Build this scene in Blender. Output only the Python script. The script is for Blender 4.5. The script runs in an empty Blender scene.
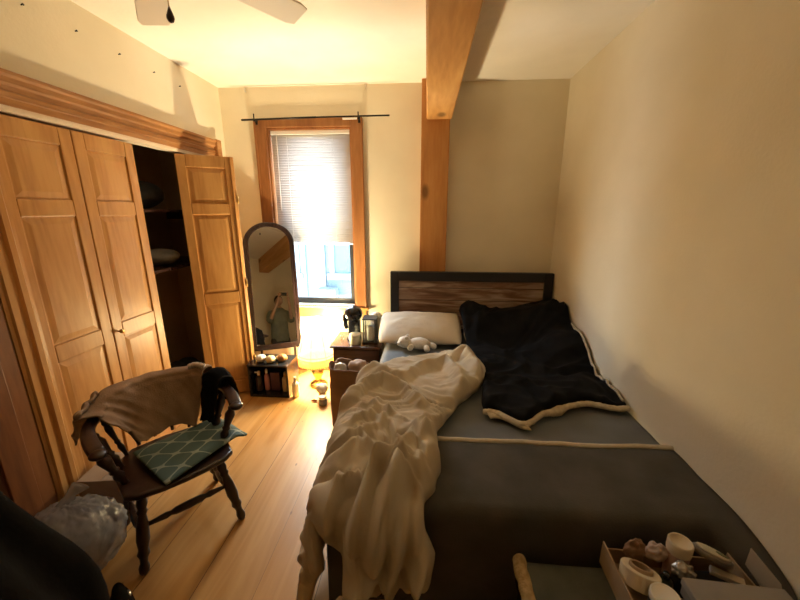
import bpy, bmesh, math, random
from math import sin, cos, pi, radians as R
from mathutils import Vector, Matrix, noise
C = bpy.context.scene
COL = C.collection
rnd = random.Random(7)

# ------------------------------------------------------------------ materials
def nmat(name):
    m = bpy.data.materials.new(name); m.use_nodes = True
    nt = m.node_tree; b = nt.nodes['Principled BSDF']
    return m, nt, b
def N(nt, t, **kw):
    n = nt.nodes.new(t)
    for k, v in kw.items(): setattr(n, k, v)
    return n
def rgba(c): return (c[0], c[1], c[2], 1)
def plain(name, col, rough=.5, metal=0, spec=.5, **kw):
    m, nt, b = nmat(name)
    b.inputs['Base Color'].default_value = rgba(col)
    b.inputs['Roughness'].default_value = rough
    b.inputs['Metallic'].default_value = metal
    b.inputs['Specular IOR Level'].default_value = spec
    for k, v in kw.items(): b.inputs[k].default_value = v
    return m
def noisy(name, c1, c2, scale=8, rough=.8, bump=.0, bscale=None, stretch=(1,1,1), detail=4, spec=.3, sheen=0, lo=.35, hi=.65):
    m, nt, b = nmat(name)
    tc = N(nt, 'ShaderNodeTexCoord'); mp = N(nt, 'ShaderNodeMapping'); mp.inputs['Scale'].default_value = stretch
    nz = N(nt, 'ShaderNodeTexNoise'); nz.inputs['Scale'].default_value = scale; nz.inputs['Detail'].default_value = detail
    cr = N(nt, 'ShaderNodeValToRGB')
    cr.color_ramp.elements[0].position = lo; cr.color_ramp.elements[0].color = rgba(c1)
    cr.color_ramp.elements[1].position = hi; cr.color_ramp.elements[1].color = rgba(c2)
    L = nt.links.new
    L(tc.outputs['Object'], mp.inputs['Vector']); L(mp.outputs['Vector'], nz.inputs['Vector'])
    L(nz.outputs['Fac'], cr.inputs['Fac']); L(cr.outputs['Color'], b.inputs['Base Color'])
    b.inputs['Roughness'].default_value = rough; b.inputs['Specular IOR Level'].default_value = spec
    if sheen: b.inputs['Sheen Weight'].default_value = sheen
    if bump:
        n2 = N(nt, 'ShaderNodeTexNoise'); n2.inputs['Scale'].default_value = bscale or scale*4; n2.inputs['Detail'].default_value = 3
        L(mp.outputs['Vector'], n2.inputs['Vector'])
        bp = N(nt, 'ShaderNodeBump'); bp.inputs['Strength'].default_value = bump; bp.inputs['Distance'].default_value = .01
        L(n2.outputs['Fac'], bp.inputs['Height']); L(bp.outputs['Normal'], b.inputs['Normal'])
    return m
def wood(name, cs, axis='z', scale=5, rough=.35, knots=0, spec=.5, coat=0):
    """streaky grain that runs along an axis"""
    m, nt, b = nmat(name); L = nt.links.new
    tc = N(nt, 'ShaderNodeTexCoord'); mp = N(nt, 'ShaderNodeMapping')
    s = {'x': (.12, 1, 1), 'y': (1, .12, 1), 'z': (1, 1, .12)}[axis]
    mp.inputs['Scale'].default_value = s
    L(tc.outputs['Object'], mp.inputs['Vector'])
    n1 = N(nt, 'ShaderNodeTexNoise'); n1.inputs['Scale'].default_value = scale; n1.inputs['Detail'].default_value = 3; n1.inputs['Distortion'].default_value = 1.2
    n2 = N(nt, 'ShaderNodeTexNoise'); n2.inputs['Scale'].default_value = scale*9; n2.inputs['Detail'].default_value = 5
    L(mp.outputs['Vector'], n1.inputs['Vector']); L(mp.outputs['Vector'], n2.inputs['Vector'])
    mx = N(nt, 'ShaderNodeMath', operation='MULTIPLY_ADD'); mx.inputs[1].default_value = .35
    L(n2.outputs['Fac'], mx.inputs[0]); 
    m3 = N(nt, 'ShaderNodeMath', operation='MULTIPLY'); m3.inputs[1].default_value = .65
    L(n1.outputs['Fac'], m3.inputs[0]); L(m3.outputs[0], mx.inputs[2])
    cr = N(nt, 'ShaderNodeValToRGB'); e = cr.color_ramp.elements
    e[0].position = .36; e[0].color = rgba(cs[0]); e[1].position = .64; e[1].color = rgba(cs[2])
    k = e.new(.5); k.color = rgba(cs[1])
    L(mx.outputs[0], cr.inputs['Fac'])
    out = cr.outputs['Color']
    if knots:
        v = N(nt, 'ShaderNodeTexVoronoi'); v.inputs['Scale'].default_value = knots
        mp2 = N(nt, 'ShaderNodeMapping'); mp2.inputs['Scale'].default_value = {'x': (.5,1,1), 'y': (1,.5,1), 'z': (1,1,.5)}[axis]
        L(tc.outputs['Object'], mp2.inputs['Vector']); L(mp2.outputs['Vector'], v.inputs['Vector'])
        c2 = N(nt, 'ShaderNodeValToRGB'); c2.color_ramp.elements[0].position = .10; c2.color_ramp.elements[1].position = .17
        c2.color_ramp.elements[0].color = (.25,.25,.25,1)
        L(v.outputs['Distance'], c2.inputs['Fac'])
        mm = N(nt, 'ShaderNodeMix', data_type='RGBA', blend_type='MULTIPLY'); mm.inputs['Factor'].default_value = .8
        L(out, mm.inputs['A']); L(c2.outputs['Color'], mm.inputs['B']); out = mm.outputs['Result']
    L(out, b.inputs['Base Color'])
    b.inputs['Roughness'].default_value = rough; b.inputs['Specular IOR Level'].default_value = spec
    b.inputs['Coat Weight'].default_value = coat; b.inputs['Coat Roughness'].default_value = .15
    return m

M = {}
M['wall'] = noisy('wall_plaster', (.765,.695,.535), (.805,.735,.575), 3, .75, .12, 60)
M['ceil'] = noisy('ceiling_plaster', (.86,.81,.72), (.80,.75,.66), 2.2, .85, .35, 14)
M['oak'] = wood('honey_oak', ((.36,.16,.045), (.47,.235,.075), (.55,.30,.105)), 'z', 5, .38, spec=.4)
M['oak_y'] = wood('honey_oak_trim', ((.27,.115,.035), (.42,.20,.07), (.55,.31,.13)), 'y', 6, .4, spec=.4)
M['oak_x'] = wood('honey_oak_sill', ((.50,.24,.07), (.58,.29,.09), (.64,.34,.12)), 'x', 6, .35)
M['casing'] = wood('brown_stained_casing', ((.24,.095,.032), (.31,.13,.045), (.37,.165,.06)), 'z', 6, .4, spec=.3)
M['beam'] = wood('rough_pine_beam', ((.42,.20,.06), (.54,.28,.09), (.62,.35,.13)), 'y', 4, .55, knots=3.2, spec=.3)
M['post'] = wood('pine_post', ((.38,.16,.05), (.46,.21,.065), (.52,.26,.09)), 'z', 4, .5, knots=3.4, spec=.3)
M['red_wood'] = wood('reddish_stained_door', ((.13,.045,.018), (.20,.075,.027), (.26,.11,.04)), 'z', 5, .4)
M['dark_wood'] = wood('dark_mahogany', ((.028,.012,.010), (.045,.018,.014), (.06,.026,.018)), 'z', 6, .25)
M['dark_wood_x'] = wood('dark_mahogany_top', ((.030,.014,.012), (.045,.02,.016), (.06,.03,.022)), 'x', 6, .2)
M['chair_wood'] = wood('dark_turned_wood', ((.016,.008,.007), (.027,.012,.010), (.040,.018,.013)), 'z', 6, .3)
M['mirror_frame'] = wood('espresso_mirror_frame', ((.012,.007,.006), (.018,.009,.008), (.026,.013,.011)), 'z', 6, .25)
M['black'] = plain('black_paint', (.012,.012,.014), .45)
M['black_plastic'] = plain('black_plastic', (.014,.015,.018), .25)
M['black_metal'] = plain('black_metal', (.02,.018,.016), .4, .6)
M['white_plastic'] = plain('white_plastic', (.78,.77,.74), .35)
M['far_trim'] = plain('far_trim', (.050,.066,.076), .5)
M['white_paint'] = plain('white_paint', (.80,.78,.74), .5)
M['track'] = plain('pale_track', (.74,.62,.48), .5)
M['brass'] = plain('brass', (.55,.36,.12), .3, 1)
M['steel'] = plain('steel', (.5,.5,.5), .3, 1)

def floor_mat():
    m, nt, b = nmat('pine_floor_boards'); L = nt.links.new
    tc = N(nt, 'ShaderNodeTexCoord'); sp = N(nt, 'ShaderNodeSeparateXYZ'); L(tc.outputs['Object'], sp.inputs[0])
    W = .29
    dv = N(nt, 'ShaderNodeMath', operation='DIVIDE'); dv.inputs[1].default_value = W
    ad = N(nt, 'ShaderNodeMath', operation='ADD'); ad.inputs[1].default_value = .78
    L(sp.outputs['X'], ad.inputs[0]); L(ad.outputs[0], dv.inputs[0])
    fl = N(nt, 'ShaderNodeMath', operation='FLOOR'); fr = N(nt, 'ShaderNodeMath', operation='FRACT')
    L(dv.outputs[0], fl.inputs[0]); L(dv.outputs[0], fr.inputs[0])
    wn = N(nt, 'ShaderNodeTexWhiteNoise', noise_dimensions='1D'); L(fl.outputs[0], wn.inputs['W'])
    # per-board shifted grain
    cb = N(nt, 'ShaderNodeCombineXYZ'); mu = N(nt, 'ShaderNodeMath', operation='MULTIPLY'); mu.inputs[1].default_value = 7.3
    L(wn.outputs['Value'], mu.inputs[0])
    ay = N(nt, 'ShaderNodeMath', operation='ADD'); L(sp.outputs['Y'], ay.inputs[0]); L(mu.outputs[0], ay.inputs[1])
    my = N(nt, 'ShaderNodeMath', operation='MULTIPLY'); my.inputs[1].default_value = .10; L(ay.outputs[0], my.inputs[0])
    L(sp.outputs['X'], cb.inputs['X']); L(my.outputs[0], cb.inputs['Y']); L(mu.outputs[0], cb.inputs['Z'])
    n1 = N(nt, 'ShaderNodeTexNoise'); n1.inputs['Scale'].default_value = 9; n1.inputs['Detail'].default_value = 5; n1.inputs['Distortion'].default_value = 1.5
    L(cb.outputs[0], n1.inputs['Vector'])
    cr = N(nt, 'ShaderNodeValToRGB'); e = cr.color_ramp.elements
    e[0].position = .3; e[0].color = (.45,.215,.052,1); e[1].position = .7; e[1].color = (.62,.345,.115,1)
    L(n1.outputs['Fac'], cr.inputs['Fac'])
    tone = N(nt, 'ShaderNodeMapRange'); tone.inputs['To Min'].default_value = .82; tone.inputs['To Max'].default_value = 1.08
    L(wn.outputs['Value'], tone.inputs['Value'])
    mm = N(nt, 'ShaderNodeMix', data_type='RGBA', blend_type='MULTIPLY'); mm.inputs['Factor'].default_value = 1
    L(cr.outputs['Color'], mm.inputs['A']); L(tone.outputs[0], mm.inputs['B'])
    # dark flecks (knots / nail holes)
    v = N(nt, 'ShaderNodeTexVoronoi'); v.inputs['Scale'].default_value = 7.5
    c2 = N(nt, 'ShaderNodeValToRGB'); c2.color_ramp.elements[0].position = .04; c2.color_ramp.elements[1].position = .09
    c2.color_ramp.elements[0].color = (.2,.12,.08,1)
    mp = N(nt, 'ShaderNodeMapping'); mp.inputs['Scale'].default_value = (1.6,.7,1); L(tc.outputs['Object'], mp.inputs['Vector'])
    L(mp.outputs[0], v.inputs['Vector']); L(v.outputs['Distance'], c2.inputs['Fac'])
    m2 = N(nt, 'ShaderNodeMix', data_type='RGBA', blend_type='MULTIPLY'); m2.inputs['Factor'].default_value = .7
    L(mm.outputs['Result'], m2.inputs['A']); L(c2.outputs['Color'], m2.inputs['B'])
    # seams
    lt = N(nt, 'ShaderNodeMath', operation='LESS_THAN'); lt.inputs[1].default_value = .011; L(fr.outputs[0], lt.inputs[0])
    m3 = N(nt, 'ShaderNodeMix', data_type='RGBA'); L(lt.outputs[0], m3.inputs['Factor']); L(m2.outputs['Result'], m3.inputs['A'])
    
    sc_ = N(nt, 'ShaderNodeValToRGB'); sc_.color_ramp.elements[0].position = .25; sc_.color_ramp.elements[1].position = .8
    sc_.color_ramp.elements[0].color = (.09,.04,.013,1); sc_.color_ramp.elements[1].color = (.38,.20,.065,1)
    L(wn.outputs['Value'], sc_.inputs['Fac']); L(sc_.outputs['Color'], m3.inputs['B'])
    L(m3.outputs['Result'], b.inputs['Base Color'])
    rr = N(nt, 'ShaderNodeMapRange'); rr.inputs['To Min'].default_value = .28; rr.inputs['To Max'].default_value = .48
    L(n1.outputs['Fac'], rr.inputs['Value']); L(rr.outputs[0], b.inputs['Roughness'])
    bp = N(nt, 'ShaderNodeBump'); bp.inputs['Strength'].default_value = .08; bp.inputs['Distance'].default_value = .01
    L(n1.outputs['Fac'], bp.inputs['Height']); L(bp.outputs[0], b.inputs['Normal'])
    return m
M['floor'] = floor_mat()

def planks_mat():
    m, nt, b = nmat('rustic_headboard_planks'); L = nt.links.new
    tc = N(nt, 'ShaderNodeTexCoord'); mp = N(nt, 'ShaderNodeMapping'); mp.inputs['Scale'].default_value = (.25,1,1.9)
    L(tc.outputs['Object'], mp.inputs[0])
    n1 = N(nt, 'ShaderNodeTexNoise'); n1.inputs['Scale'].default_value = 9; n1.inputs['Detail'].default_value = 6; n1.inputs['Distortion'].default_value = .8
    L(mp.outputs[0], n1.inputs['Vector'])
    cr = N(nt, 'ShaderNodeValToRGB'); e = cr.color_ramp.elements
    e[0].position = .34; e[0].color = (.11,.055,.034,1); e[1].position = .66; e[1].color = (.46,.36,.28,1)
    k = e.new(.48); k.color = (.22,.12,.075,1); k = e.new(.56); k.color = (.31,.22,.165,1)
    L(n1.outputs['Fac'], cr.inputs['Fac'])
    sp = N(nt, 'ShaderNodeSeparateXYZ'); L(tc.outputs['Object'], sp.inputs[0])
    dv = N(nt, 'ShaderNodeMath', operation='DIVIDE'); dv.inputs[1].default_value = .125; L(sp.outputs['Z'], dv.inputs[0])
    fr = N(nt, 'ShaderNodeMath', operation='FRACT'); L(dv.outputs[0], fr.inputs[0])
    lt = N(nt, 'ShaderNodeMath', operation='LESS_THAN'); lt.inputs[1].default_value = .04; L(fr.outputs[0], lt.inputs[0])
    mx = N(nt, 'ShaderNodeMix', data_type='RGBA'); L(lt.outputs[0], mx.inputs['Factor']); L(cr.outputs['Color'], mx.inputs['A']); mx.inputs['B'].default_value = (.02,.012,.01,1)
    L(mx.outputs['Result'], b.inputs['Base Color']); b.inputs['Roughness'].default_value = .55
    return m
M['planks'] = planks_mat()

def siding_mat():
    m, nt, b = nmat('darkened_blue_siding'); L = nt.links.new
    tc = N(nt, 'ShaderNodeTexCoord'); sp = N(nt, 'ShaderNodeSeparateXYZ'); L(tc.outputs['Object'], sp.inputs[0])
    dv = N(nt, 'ShaderNodeMath', operation='DIVIDE'); dv.inputs[1].default_value = .11; L(sp.outputs['Z'], dv.inputs[0])
    fr = N(nt, 'ShaderNodeMath', operation='FRACT'); L(dv.outputs[0], fr.inputs[0])
    lt = N(nt, 'ShaderNodeMath', operation='LESS_THAN'); lt.inputs[1].default_value = .12; L(fr.outputs[0], lt.inputs[0])
    mx = N(nt, 'ShaderNodeMix', data_type='RGBA'); L(lt.outputs[0], mx.inputs['Factor'])
    mx.inputs['A'].default_value = (.022,.042,.056,1); mx.inputs['B'].default_value = (.019,.036,.048,1)  # siding colour darkened so the strong sky light does not wash it out
    L(mx.outputs['Result'], b.inputs['Base Color']); b.inputs['Roughness'].default_value = .6
    return m
M['siding'] = siding_mat()

def lattice_mat():
    """grey-green cloth with a pale ogee lattice"""
    m, nt, b = nmat('lattice_cushion_cloth'); L = nt.links.new
    tc = N(nt, 'ShaderNodeTexCoord'); sp = N(nt, 'ShaderNodeSeparateXYZ'); L(tc.outputs['Object'], sp.inputs[0])
    def math(op, a, bb=None):
        n = N(nt, 'ShaderNodeMath', operation=op)
        for i, x in enumerate((a, bb)):
            if x is None: continue
            if isinstance(x, (int, float)): n.inputs[i].default_value = x
            else: L(x, n.inputs[i])
        return n.outputs[0]
    u = math('MULTIPLY', sp.outputs['X'], 2*pi/.125)
    v = math('MULTIPLY', sp.outputs['Y'], 2*pi/.16)
    # ogee: |cos(u/2) ... | lattice lines where sin(u/2)^2 == cos(v/2)^2 -> cos u + cos v = 0
    s = math('ABSOLUTE', math('ADD', math('COSINE', u), math('COSINE', v)))
    lt = math('LESS_THAN', s, .19)
    nz = N(nt, 'ShaderNodeTexNoise'); nz.inputs['Scale'].default_value = 60; L(tc.outputs['Object'], nz.inputs['Vector'])
    f = math('MULTIPLY', lt, math('ADD', math('MULTIPLY', nz.outputs['Fac'], .6), .35))
    mx = N(nt, 'ShaderNodeMix', data_type='RGBA'); L(f, mx.inputs['Factor'])
    mx.inputs['A'].default_value = (.080,.135,.140,1); mx.inputs['B'].default_value = (.40,.47,.43,1)
    L(mx.outputs['Result'], b.inputs['Base Color']); b.inputs['Roughness'].default_value = .8
    b.inputs['Specular IOR Level'].default_value = .3
    return m
M['lattice'] = lattice_mat()

def glass_mat(name, tint=(1,1,1), gl=.06):
    m, nt, b = nmat(name); nt.nodes.remove(b); L = nt.links.new
    t = N(nt, 'ShaderNodeBsdfTransparent'); t.inputs[0].default_value = rgba(tint)
    g = N(nt, 'ShaderNodeBsdfGlossy'); g.inputs['Roughness'].default_value = .02
    mx = N(nt, 'ShaderNodeMixShader'); mx.inputs[0].default_value = gl
    L(t.outputs[0], mx.inputs[1]); L(g.outputs[0], mx.inputs[2]); L(mx.outputs[0], nt.nodes['Material Output'].inputs[0])
    return m
M['pane'] = glass_mat('window_pane')
M['clear'] = glass_mat('clear_glass', (.86,.9,.9), .15)

def translucent(name, col, tr=.5, transp=0., emit=0, ecol=(1,1,1), rough=.7, tcol=None):
    m, nt, b = nmat(name); L = nt.links.new
    b.inputs['Base Color'].default_value = rgba(col); b.inputs['Roughness'].default_value = rough
    t = N(nt, 'ShaderNodeBsdfTranslucent'); t.inputs[0].default_value = rgba(col)
    mx = N(nt, 'ShaderNodeMixShader'); mx.inputs[0].default_value = tr
    L(b.outputs[0], mx.inputs[1]); L(t.outputs[0], mx.inputs[2]); out = mx.outputs[0]
    if transp:
        tp = N(nt, 'ShaderNodeBsdfTransparent'); tp.inputs[0].default_value = rgba(tcol or col)
        m2 = N(nt, 'ShaderNodeMixShader'); m2.inputs[0].default_value = transp
        L(out, m2.inputs[1]); L(tp.outputs[0], m2.inputs[2]); out = m2.outputs[0]
    if emit:
        b.inputs['Emission Color'].default_value = rgba(ecol); b.inputs['Emission Strength'].default_value = emit
    L(out, nt.nodes['Material Output'].inputs[0])
    return m
M['slat'] = translucent('blind_slat', (.60,.58,.565), .03)
M['shade'] = translucent('cream_lamp_shade', (.03,.022,.012), .2, .21, 1.1, (1,.78,.42), tcol=(1,.95,.82))
M['fringe'] = translucent('gold_fringe', (.85,.52,.14), .4, 0, .9, (1,.55,.12))
M['film'] = translucent('clear_plastic_film', (.62,.65,.76), .3, .58, tcol=(.85,.87,.93), rough=.2)
M['duvet'] = noisy('beige_cotton', (.50,.43,.325), (.57,.50,.385), 6, .85, .1, 160, spec=.15, sheen=.15)
M['pillow'] = noisy('natural_linen', (.58,.51,.41), (.64,.57,.46), 5, .85, .12, 150, spec=.15)
M['sheet'] = noisy('slate_blue_sheet', (.125,.135,.145), (.155,.168,.18), 4, .75, .12, 120, spec=.25)
M['foot_blanket'] = noisy('charcoal_blanket', (.072,.070,.066), (.100,.096,.090), 5, .85, .15, 140, spec=.2)
M['stripe'] = noisy('cream_binding', (.55,.50,.41), (.63,.58,.48), 25, .8)
M['black_plush'] = noisy('black_plush', (.004,.004,.005), (.009,.009,.0095), 9, .9, .2, 120, spec=.12)
M['sherpa'] = noisy('cream_sherpa', (.52,.44,.31), (.66,.58,.43), 40, .95, .5, 120, spec=.1)
M['tan_knit'] = noisy('tan_blanket', (.27,.18,.115), (.34,.235,.155), 10, .9, .25, 150, spec=.1)
M['green_plush'] = noisy('grey_green_blanket', (.080,.085,.075), (.105,.11,.095), 8, .9, .2, 120, spec=.1)
M['tan_fleece'] = noisy('tan_fleece', (.35,.25,.12), (.48,.36,.20), 50, .95, .6, 140, spec=.1)
M['black_cloth'] = noisy('black_cloth', (.006,.006,.0065), (.011,.0105,.011), 8, .95, .15, 100, spec=.04)
M['paper'] = noisy('brown_kraft_paper', (.16,.085,.045), (.21,.12,.065), 7, .7, .2, 30)
M['card'] = noisy('cardboard', (.36,.25,.15), (.42,.30,.19), 8, .8)
M['plush_white'] = noisy('white_plush', (.62,.58,.52), (.72,.68,.62), 30, .95, .5, 110, spec=.1)

# ------------------------------------------------------------------ mesh builder
class MB:
    def __init__(s): s.v = []; s.f = []
    def add(s, vs, fs):
        o = len(s.v); s.v += [tuple(v) for v in vs]; s.f += [tuple(i+o for i in f) for f in fs]; return s
    def box(s, x0, x1, y0, y1, z0, z1):
        x0, x1 = sorted((x0, x1)); y0, y1 = sorted((y0, y1)); z0, z1 = sorted((z0, z1))
        return s.add([(x,y,z) for x in (x0,x1) for y in (y0,y1) for z in (z0,z1)],
                     [(0,1,3,2),(4,6,7,5),(0,4,5,1),(2,3,7,6),(0,2,6,4),(1,5,7,3)])
    def prism(s, poly, a, b, axis='y'):
        """2-D polygon swept from a to b along an axis (poly in the other two axes, cyclic order xyz)"""
        def p(u, v, w): return {'x': (w,u,v), 'y': (u,w,v), 'z': (u,v,w)}[axis]
        n = len(poly)
        vs = [p(u,v,a) for u,v in poly] + [p(u,v,b) for u,v in poly]
        fs = [tuple(range(n))[::-1], tuple(range(n,2*n))] + [(i,(i+1)%n,n+(i+1)%n,n+i) for i in range(n)]
        return s.add(vs, fs)
    def lathe(s, prof, cx=0, cy=0, n=24, cap=True, sx=1, sy=1, fold=None):
        vs = []; fs = []
        for j, (r, z) in enumerate(prof):
            for i in range(n):
                a = 2*pi*i/n; k = r*(fold(a, j) if fold else 1)
                vs.append((cx+k*cos(a)*sx, cy+k*sin(a)*sy, z))
        m = len(prof)
        for j in range(m-1):
            for i in range(n):
                fs.append((j*n+i, j*n+(i+1)%n, (j+1)*n+(i+1)%n, (j+1)*n+i))
        if cap:
            fs.append(tuple(range(n))[::-1]); fs.append(tuple((m-1)*n+i for i in range(n)))
        return s.add(vs, fs)
    def tube(s, pts, rad, n=10, cap=True, flat=1.0):
        pts = [Vector(p) for p in pts]; m = len(pts)
        if not hasattr(rad, '__len__'): rad = [rad]*m
        vs = []; fs = []
        t0 = (pts[1]-pts[0]).normalized(); u = t0.orthogonal().normalized()
        for j in range(m):
            t = (pts[min(j+1,m-1)]-pts[max(j-1,0)]).normalized()
            u = (u - t*u.dot(t)).normalized(); w = t.cross(u)
            for i in range(n):
                a = 2*pi*i/n; vs.append(pts[j]+(u*cos(a)+w*sin(a)*flat)*rad[j])
        for j in range(m-1):
            for i in range(n): fs.append((j*n+i, j*n+(i+1)%n, (j+1)*n+(i+1)%n, (j+1)*n+i))
        if cap: fs.append(tuple(range(n))[::-1]); fs.append(tuple((m-1)*n+i for i in range(n)))
        return s.add(vs, fs)
    def ell(s, c, r, n=16, m=10, f=None):
        vs = [(c[0], c[1], c[2]-r[2])]
        for j in range(1, m):
            p = -pi/2+pi*j/m
            for i in range(n):
                a = 2*pi*i/n; d = Vector((cos(p)*cos(a), cos(p)*sin(a), sin(p))); k = f(d) if f else 1
                vs.append((c[0]+d.x*r[0]*k, c[1]+d.y*r[1]*k, c[2]+d.z*r[2]*k))
        vs.append((c[0], c[1], c[2]+r[2])); t = len(vs)-1
        fs = [(0, 1+(i+1)%n, 1+i) for i in range(n)]
        for j in range(m-2):
            for i in range(n): fs.append((1+j*n+i, 1+j*n+(i+1)%n, 1+(j+1)*n+(i+1)%n, 1+(j+1)*n+i))
        fs += [(t, 1+(m-2)*n+i, 1+(m-2)*n+(i+1)%n) for i in range(n)]
        return s.add(vs, fs)
    def grid(s, fn, nu, nv):
        vs = [fn(i/nu, j/nv) for j in range(nv+1) for i in range(nu+1)]
        return s.add(vs, [(j*(nu+1)+i, j*(nu+1)+i+1, (j+1)*(nu+1)+i+1, (j+1)*(nu+1)+i) for j in range(nv) for i in range(nu)])
    def xf(s, mat):
        s.v = [tuple(mat @ Vector(v)) for v in s.v]; return s
    def build(s, name, mat, parent=None, bevel=0, smooth=False, sub=0, solid=0, seg=2, offset=-1):
        me = bpy.data.meshes.new(name); me.from_pydata(s.v, [], s.f); me.validate()
        bm = bmesh.new(); bm.from_mesh(me); bmesh.ops.recalc_face_normals(bm, faces=bm.faces); bm.to_mesh(me); bm.free()
        me.materials.append(mat)
        o = bpy.data.objects.new(name, me); COL.objects.link(o)
        if parent is not None: o.parent = parent
        if smooth: me.polygons.foreach_set('use_smooth', [True]*len(me.polygons))
        if solid:
            md = o.modifiers.new('thickness', 'SOLIDIFY'); md.thickness = solid; md.offset = offset
        if bevel:
            md = o.modifiers.new('bevel', 'BEVEL'); md.width = bevel; md.segments = seg; md.limit_method = 'ANGLE'
        if sub:
            md = o.modifiers.new('subsurf', 'SUBSURF'); md.levels = sub; md.render_levels = sub
        return o
def tag(o, label, cat=None, group=None, kind=None):
    o['label'] = label
    if cat: o['category'] = cat
    if group: o['group'] = group
    if kind: o['kind'] = kind
    return o
def thing(name, loc, label, cat, group=None, rz=0, rot=None):
    o = bpy.data.objects.new(name, None); COL.objects.link(o)
    o.location = loc; o.rotation_euler = rot or (0,0,rz); o.empty_display_size = .05
    return tag(o, label, cat, group)
def struct(o, label, cat): return tag(o, label, cat, kind='structure')
def sroot(name, label, cat):
    o = bpy.data.objects.new(name, None); COL.objects.link(o); return tag(o, label, cat, kind='structure')
def copy_tree(o, parent=None):
    c = o.copy(); COL.objects.link(c)
    if parent is not None: c.parent = parent
    for ch in list(o.children): copy_tree(ch, c)
    return c
def sm(a, b, x):
    t = max(0, min(1, (x-a)/(b-a))); return t*t*(3-2*t)
def nz(x, y, z=0): return noise.noise(Vector((x, y, z)))

# ------------------------------------------------------------------ room
XL, XR, YB, YR, ZC = -2.01, 1.25, 3.60, -1.30, 2.89
struct(MB().box(-2.75, XR+.1, YR-.1, YB+.2, -.08, 0).build('floor', M['floor']), 'wide yellow pine floor boards running towards the window', 'floor')
struct(MB().box(-2.75, XR+.1, YR-.1, YB+.2, ZC, ZC+.1).build('ceiling', M['ceil']), 'cream plaster ceiling', 'ceiling')
struct(MB().box(XR, XR+.1, YR-.1, YB+.2, 0, ZC).build('wall_right', M['wall']), 'plain cream plaster wall beside the bed', 'wall')
b = MB()
WX0, WX1, WZ0, WZ1 = -1.575, -.735, .76, 2.535
b.box(-2.75, WX0, YB, YB+.2, 0, ZC).box(WX1, XR, YB, YB+.2, 0, ZC).box(WX0, WX1, YB, YB+.2, 0, WZ0).box(WX0, WX1, YB, YB+.2, WZ1, ZC)
struct(b.build('wall_back', M['wall']), 'cream plaster wall around the window', 'wall')
struct(MB().box(-2.75, XR, YR-.1, YR, 0, ZC).build('wall_rear', M['wall']), 'cream plaster wall behind the camera', 'wall')
CY0, CY1, CZ = 1.575, 3.30, 2.215       # closet opening
b = MB().box(XL-.1, XL, YR, YB, CZ, ZC).box(XL-.1, XL, CY1, YB, 0, CZ).box(XL-.1, XL, YR, CY0, 0, CZ)
struct(b.build('wall_left', M['wall']), 'cream plaster wall above the wooden closet doors', 'wall')
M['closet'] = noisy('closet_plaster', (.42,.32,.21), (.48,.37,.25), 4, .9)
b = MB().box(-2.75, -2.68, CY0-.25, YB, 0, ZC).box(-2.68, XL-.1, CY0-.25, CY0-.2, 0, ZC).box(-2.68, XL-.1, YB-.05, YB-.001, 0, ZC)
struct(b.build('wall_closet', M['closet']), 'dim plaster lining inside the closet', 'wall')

# ceiling beam and post
b = MB().box(-.02, .21, YR, 3.50, 2.555, ZC-.001)
struct(b.build('trim_1', M['beam'], bevel=.012), 'heavy knotty pine beam running across the ceiling', 'beam')
b = MB().box(-.066, .194, 3.49, YB-.001, 0.001, ZC-.002)
struct(b.build('trim_2', M['post'], bevel=.006), 'knotty pine post carrying the ceiling beam behind the headboard', 'post')
# baseboards
struct(MB().box(.20, XR-.002, YB-.022, YB-.001, 0, .14).box(-.60, -.07, YB-.022, YB-.001, 0, .14).box(XL+.002, -.62, YB-.022, YB-.001, 0, .14).build('baseboard_back', M['casing'], bevel=.004), 'brown wooden baseboard under the window', 'baseboard')
struct(MB().box(XR-.02, XR-.001, YR, YB-.03, 0, .14).build('baseboard_right', M['casing'], bevel=.004), 'brown wooden baseboard beside the bed', 'baseboard')

# closet casing: stepped header and fluted jambs
prof = [(0,0),(.018,0),(.022,.03),(.03,.035),(.03,.06),(.022,.066),(.022,.09),(.036,.10),(.036,.125),(.05,.135),(.05,.15),(.03,.158),(0,.158)]
hd = sroot('trim_3', 'honey oak stepped header over the closet doors', 'trim')
MB().prism([(XL+u+.001, CZ+.02+v) for u, v in prof], YR+.3, 3.44, 'y').build('header', M['oak_y'], hd)
tag(MB().box(XL-.06, XL+.012, CY0, CY1, CZ-.005, CZ+.02).build('door_track', M['track'], hd), 'pale door track')
rs = MB().box(XL+.001, XL+.058, 3.37, 3.44, CZ+.0, CZ+.18).build('corner_block', M['oak_y'], hd, bevel=.006)
jprof = [(0,0),(.022,0),(.024,.015),(.034,.022),(.034,.05),(.02,.058),(.02,.075),(.034,.083),(.034,.108),(.024,.118),(.022,.135),(0,.135)]
jm = sroot('trim_4', 'honey oak fluted casing on the near side of the closet', 'trim')
MB().prism([(XL+u+.001, 1.450+v) for u, v in jprof], 0.001, CZ+.02, 'z').build('jamb', M['oak'], jm)
j2 = sroot('trim_5', 'honey oak casing on the far side of the closet', 'trim')
MB().prism([(XL+u+.001, CY1+v) for u, v in jprof], 0.001, CZ-.002, 'z').build('jamb', M['oak'], j2)

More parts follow.
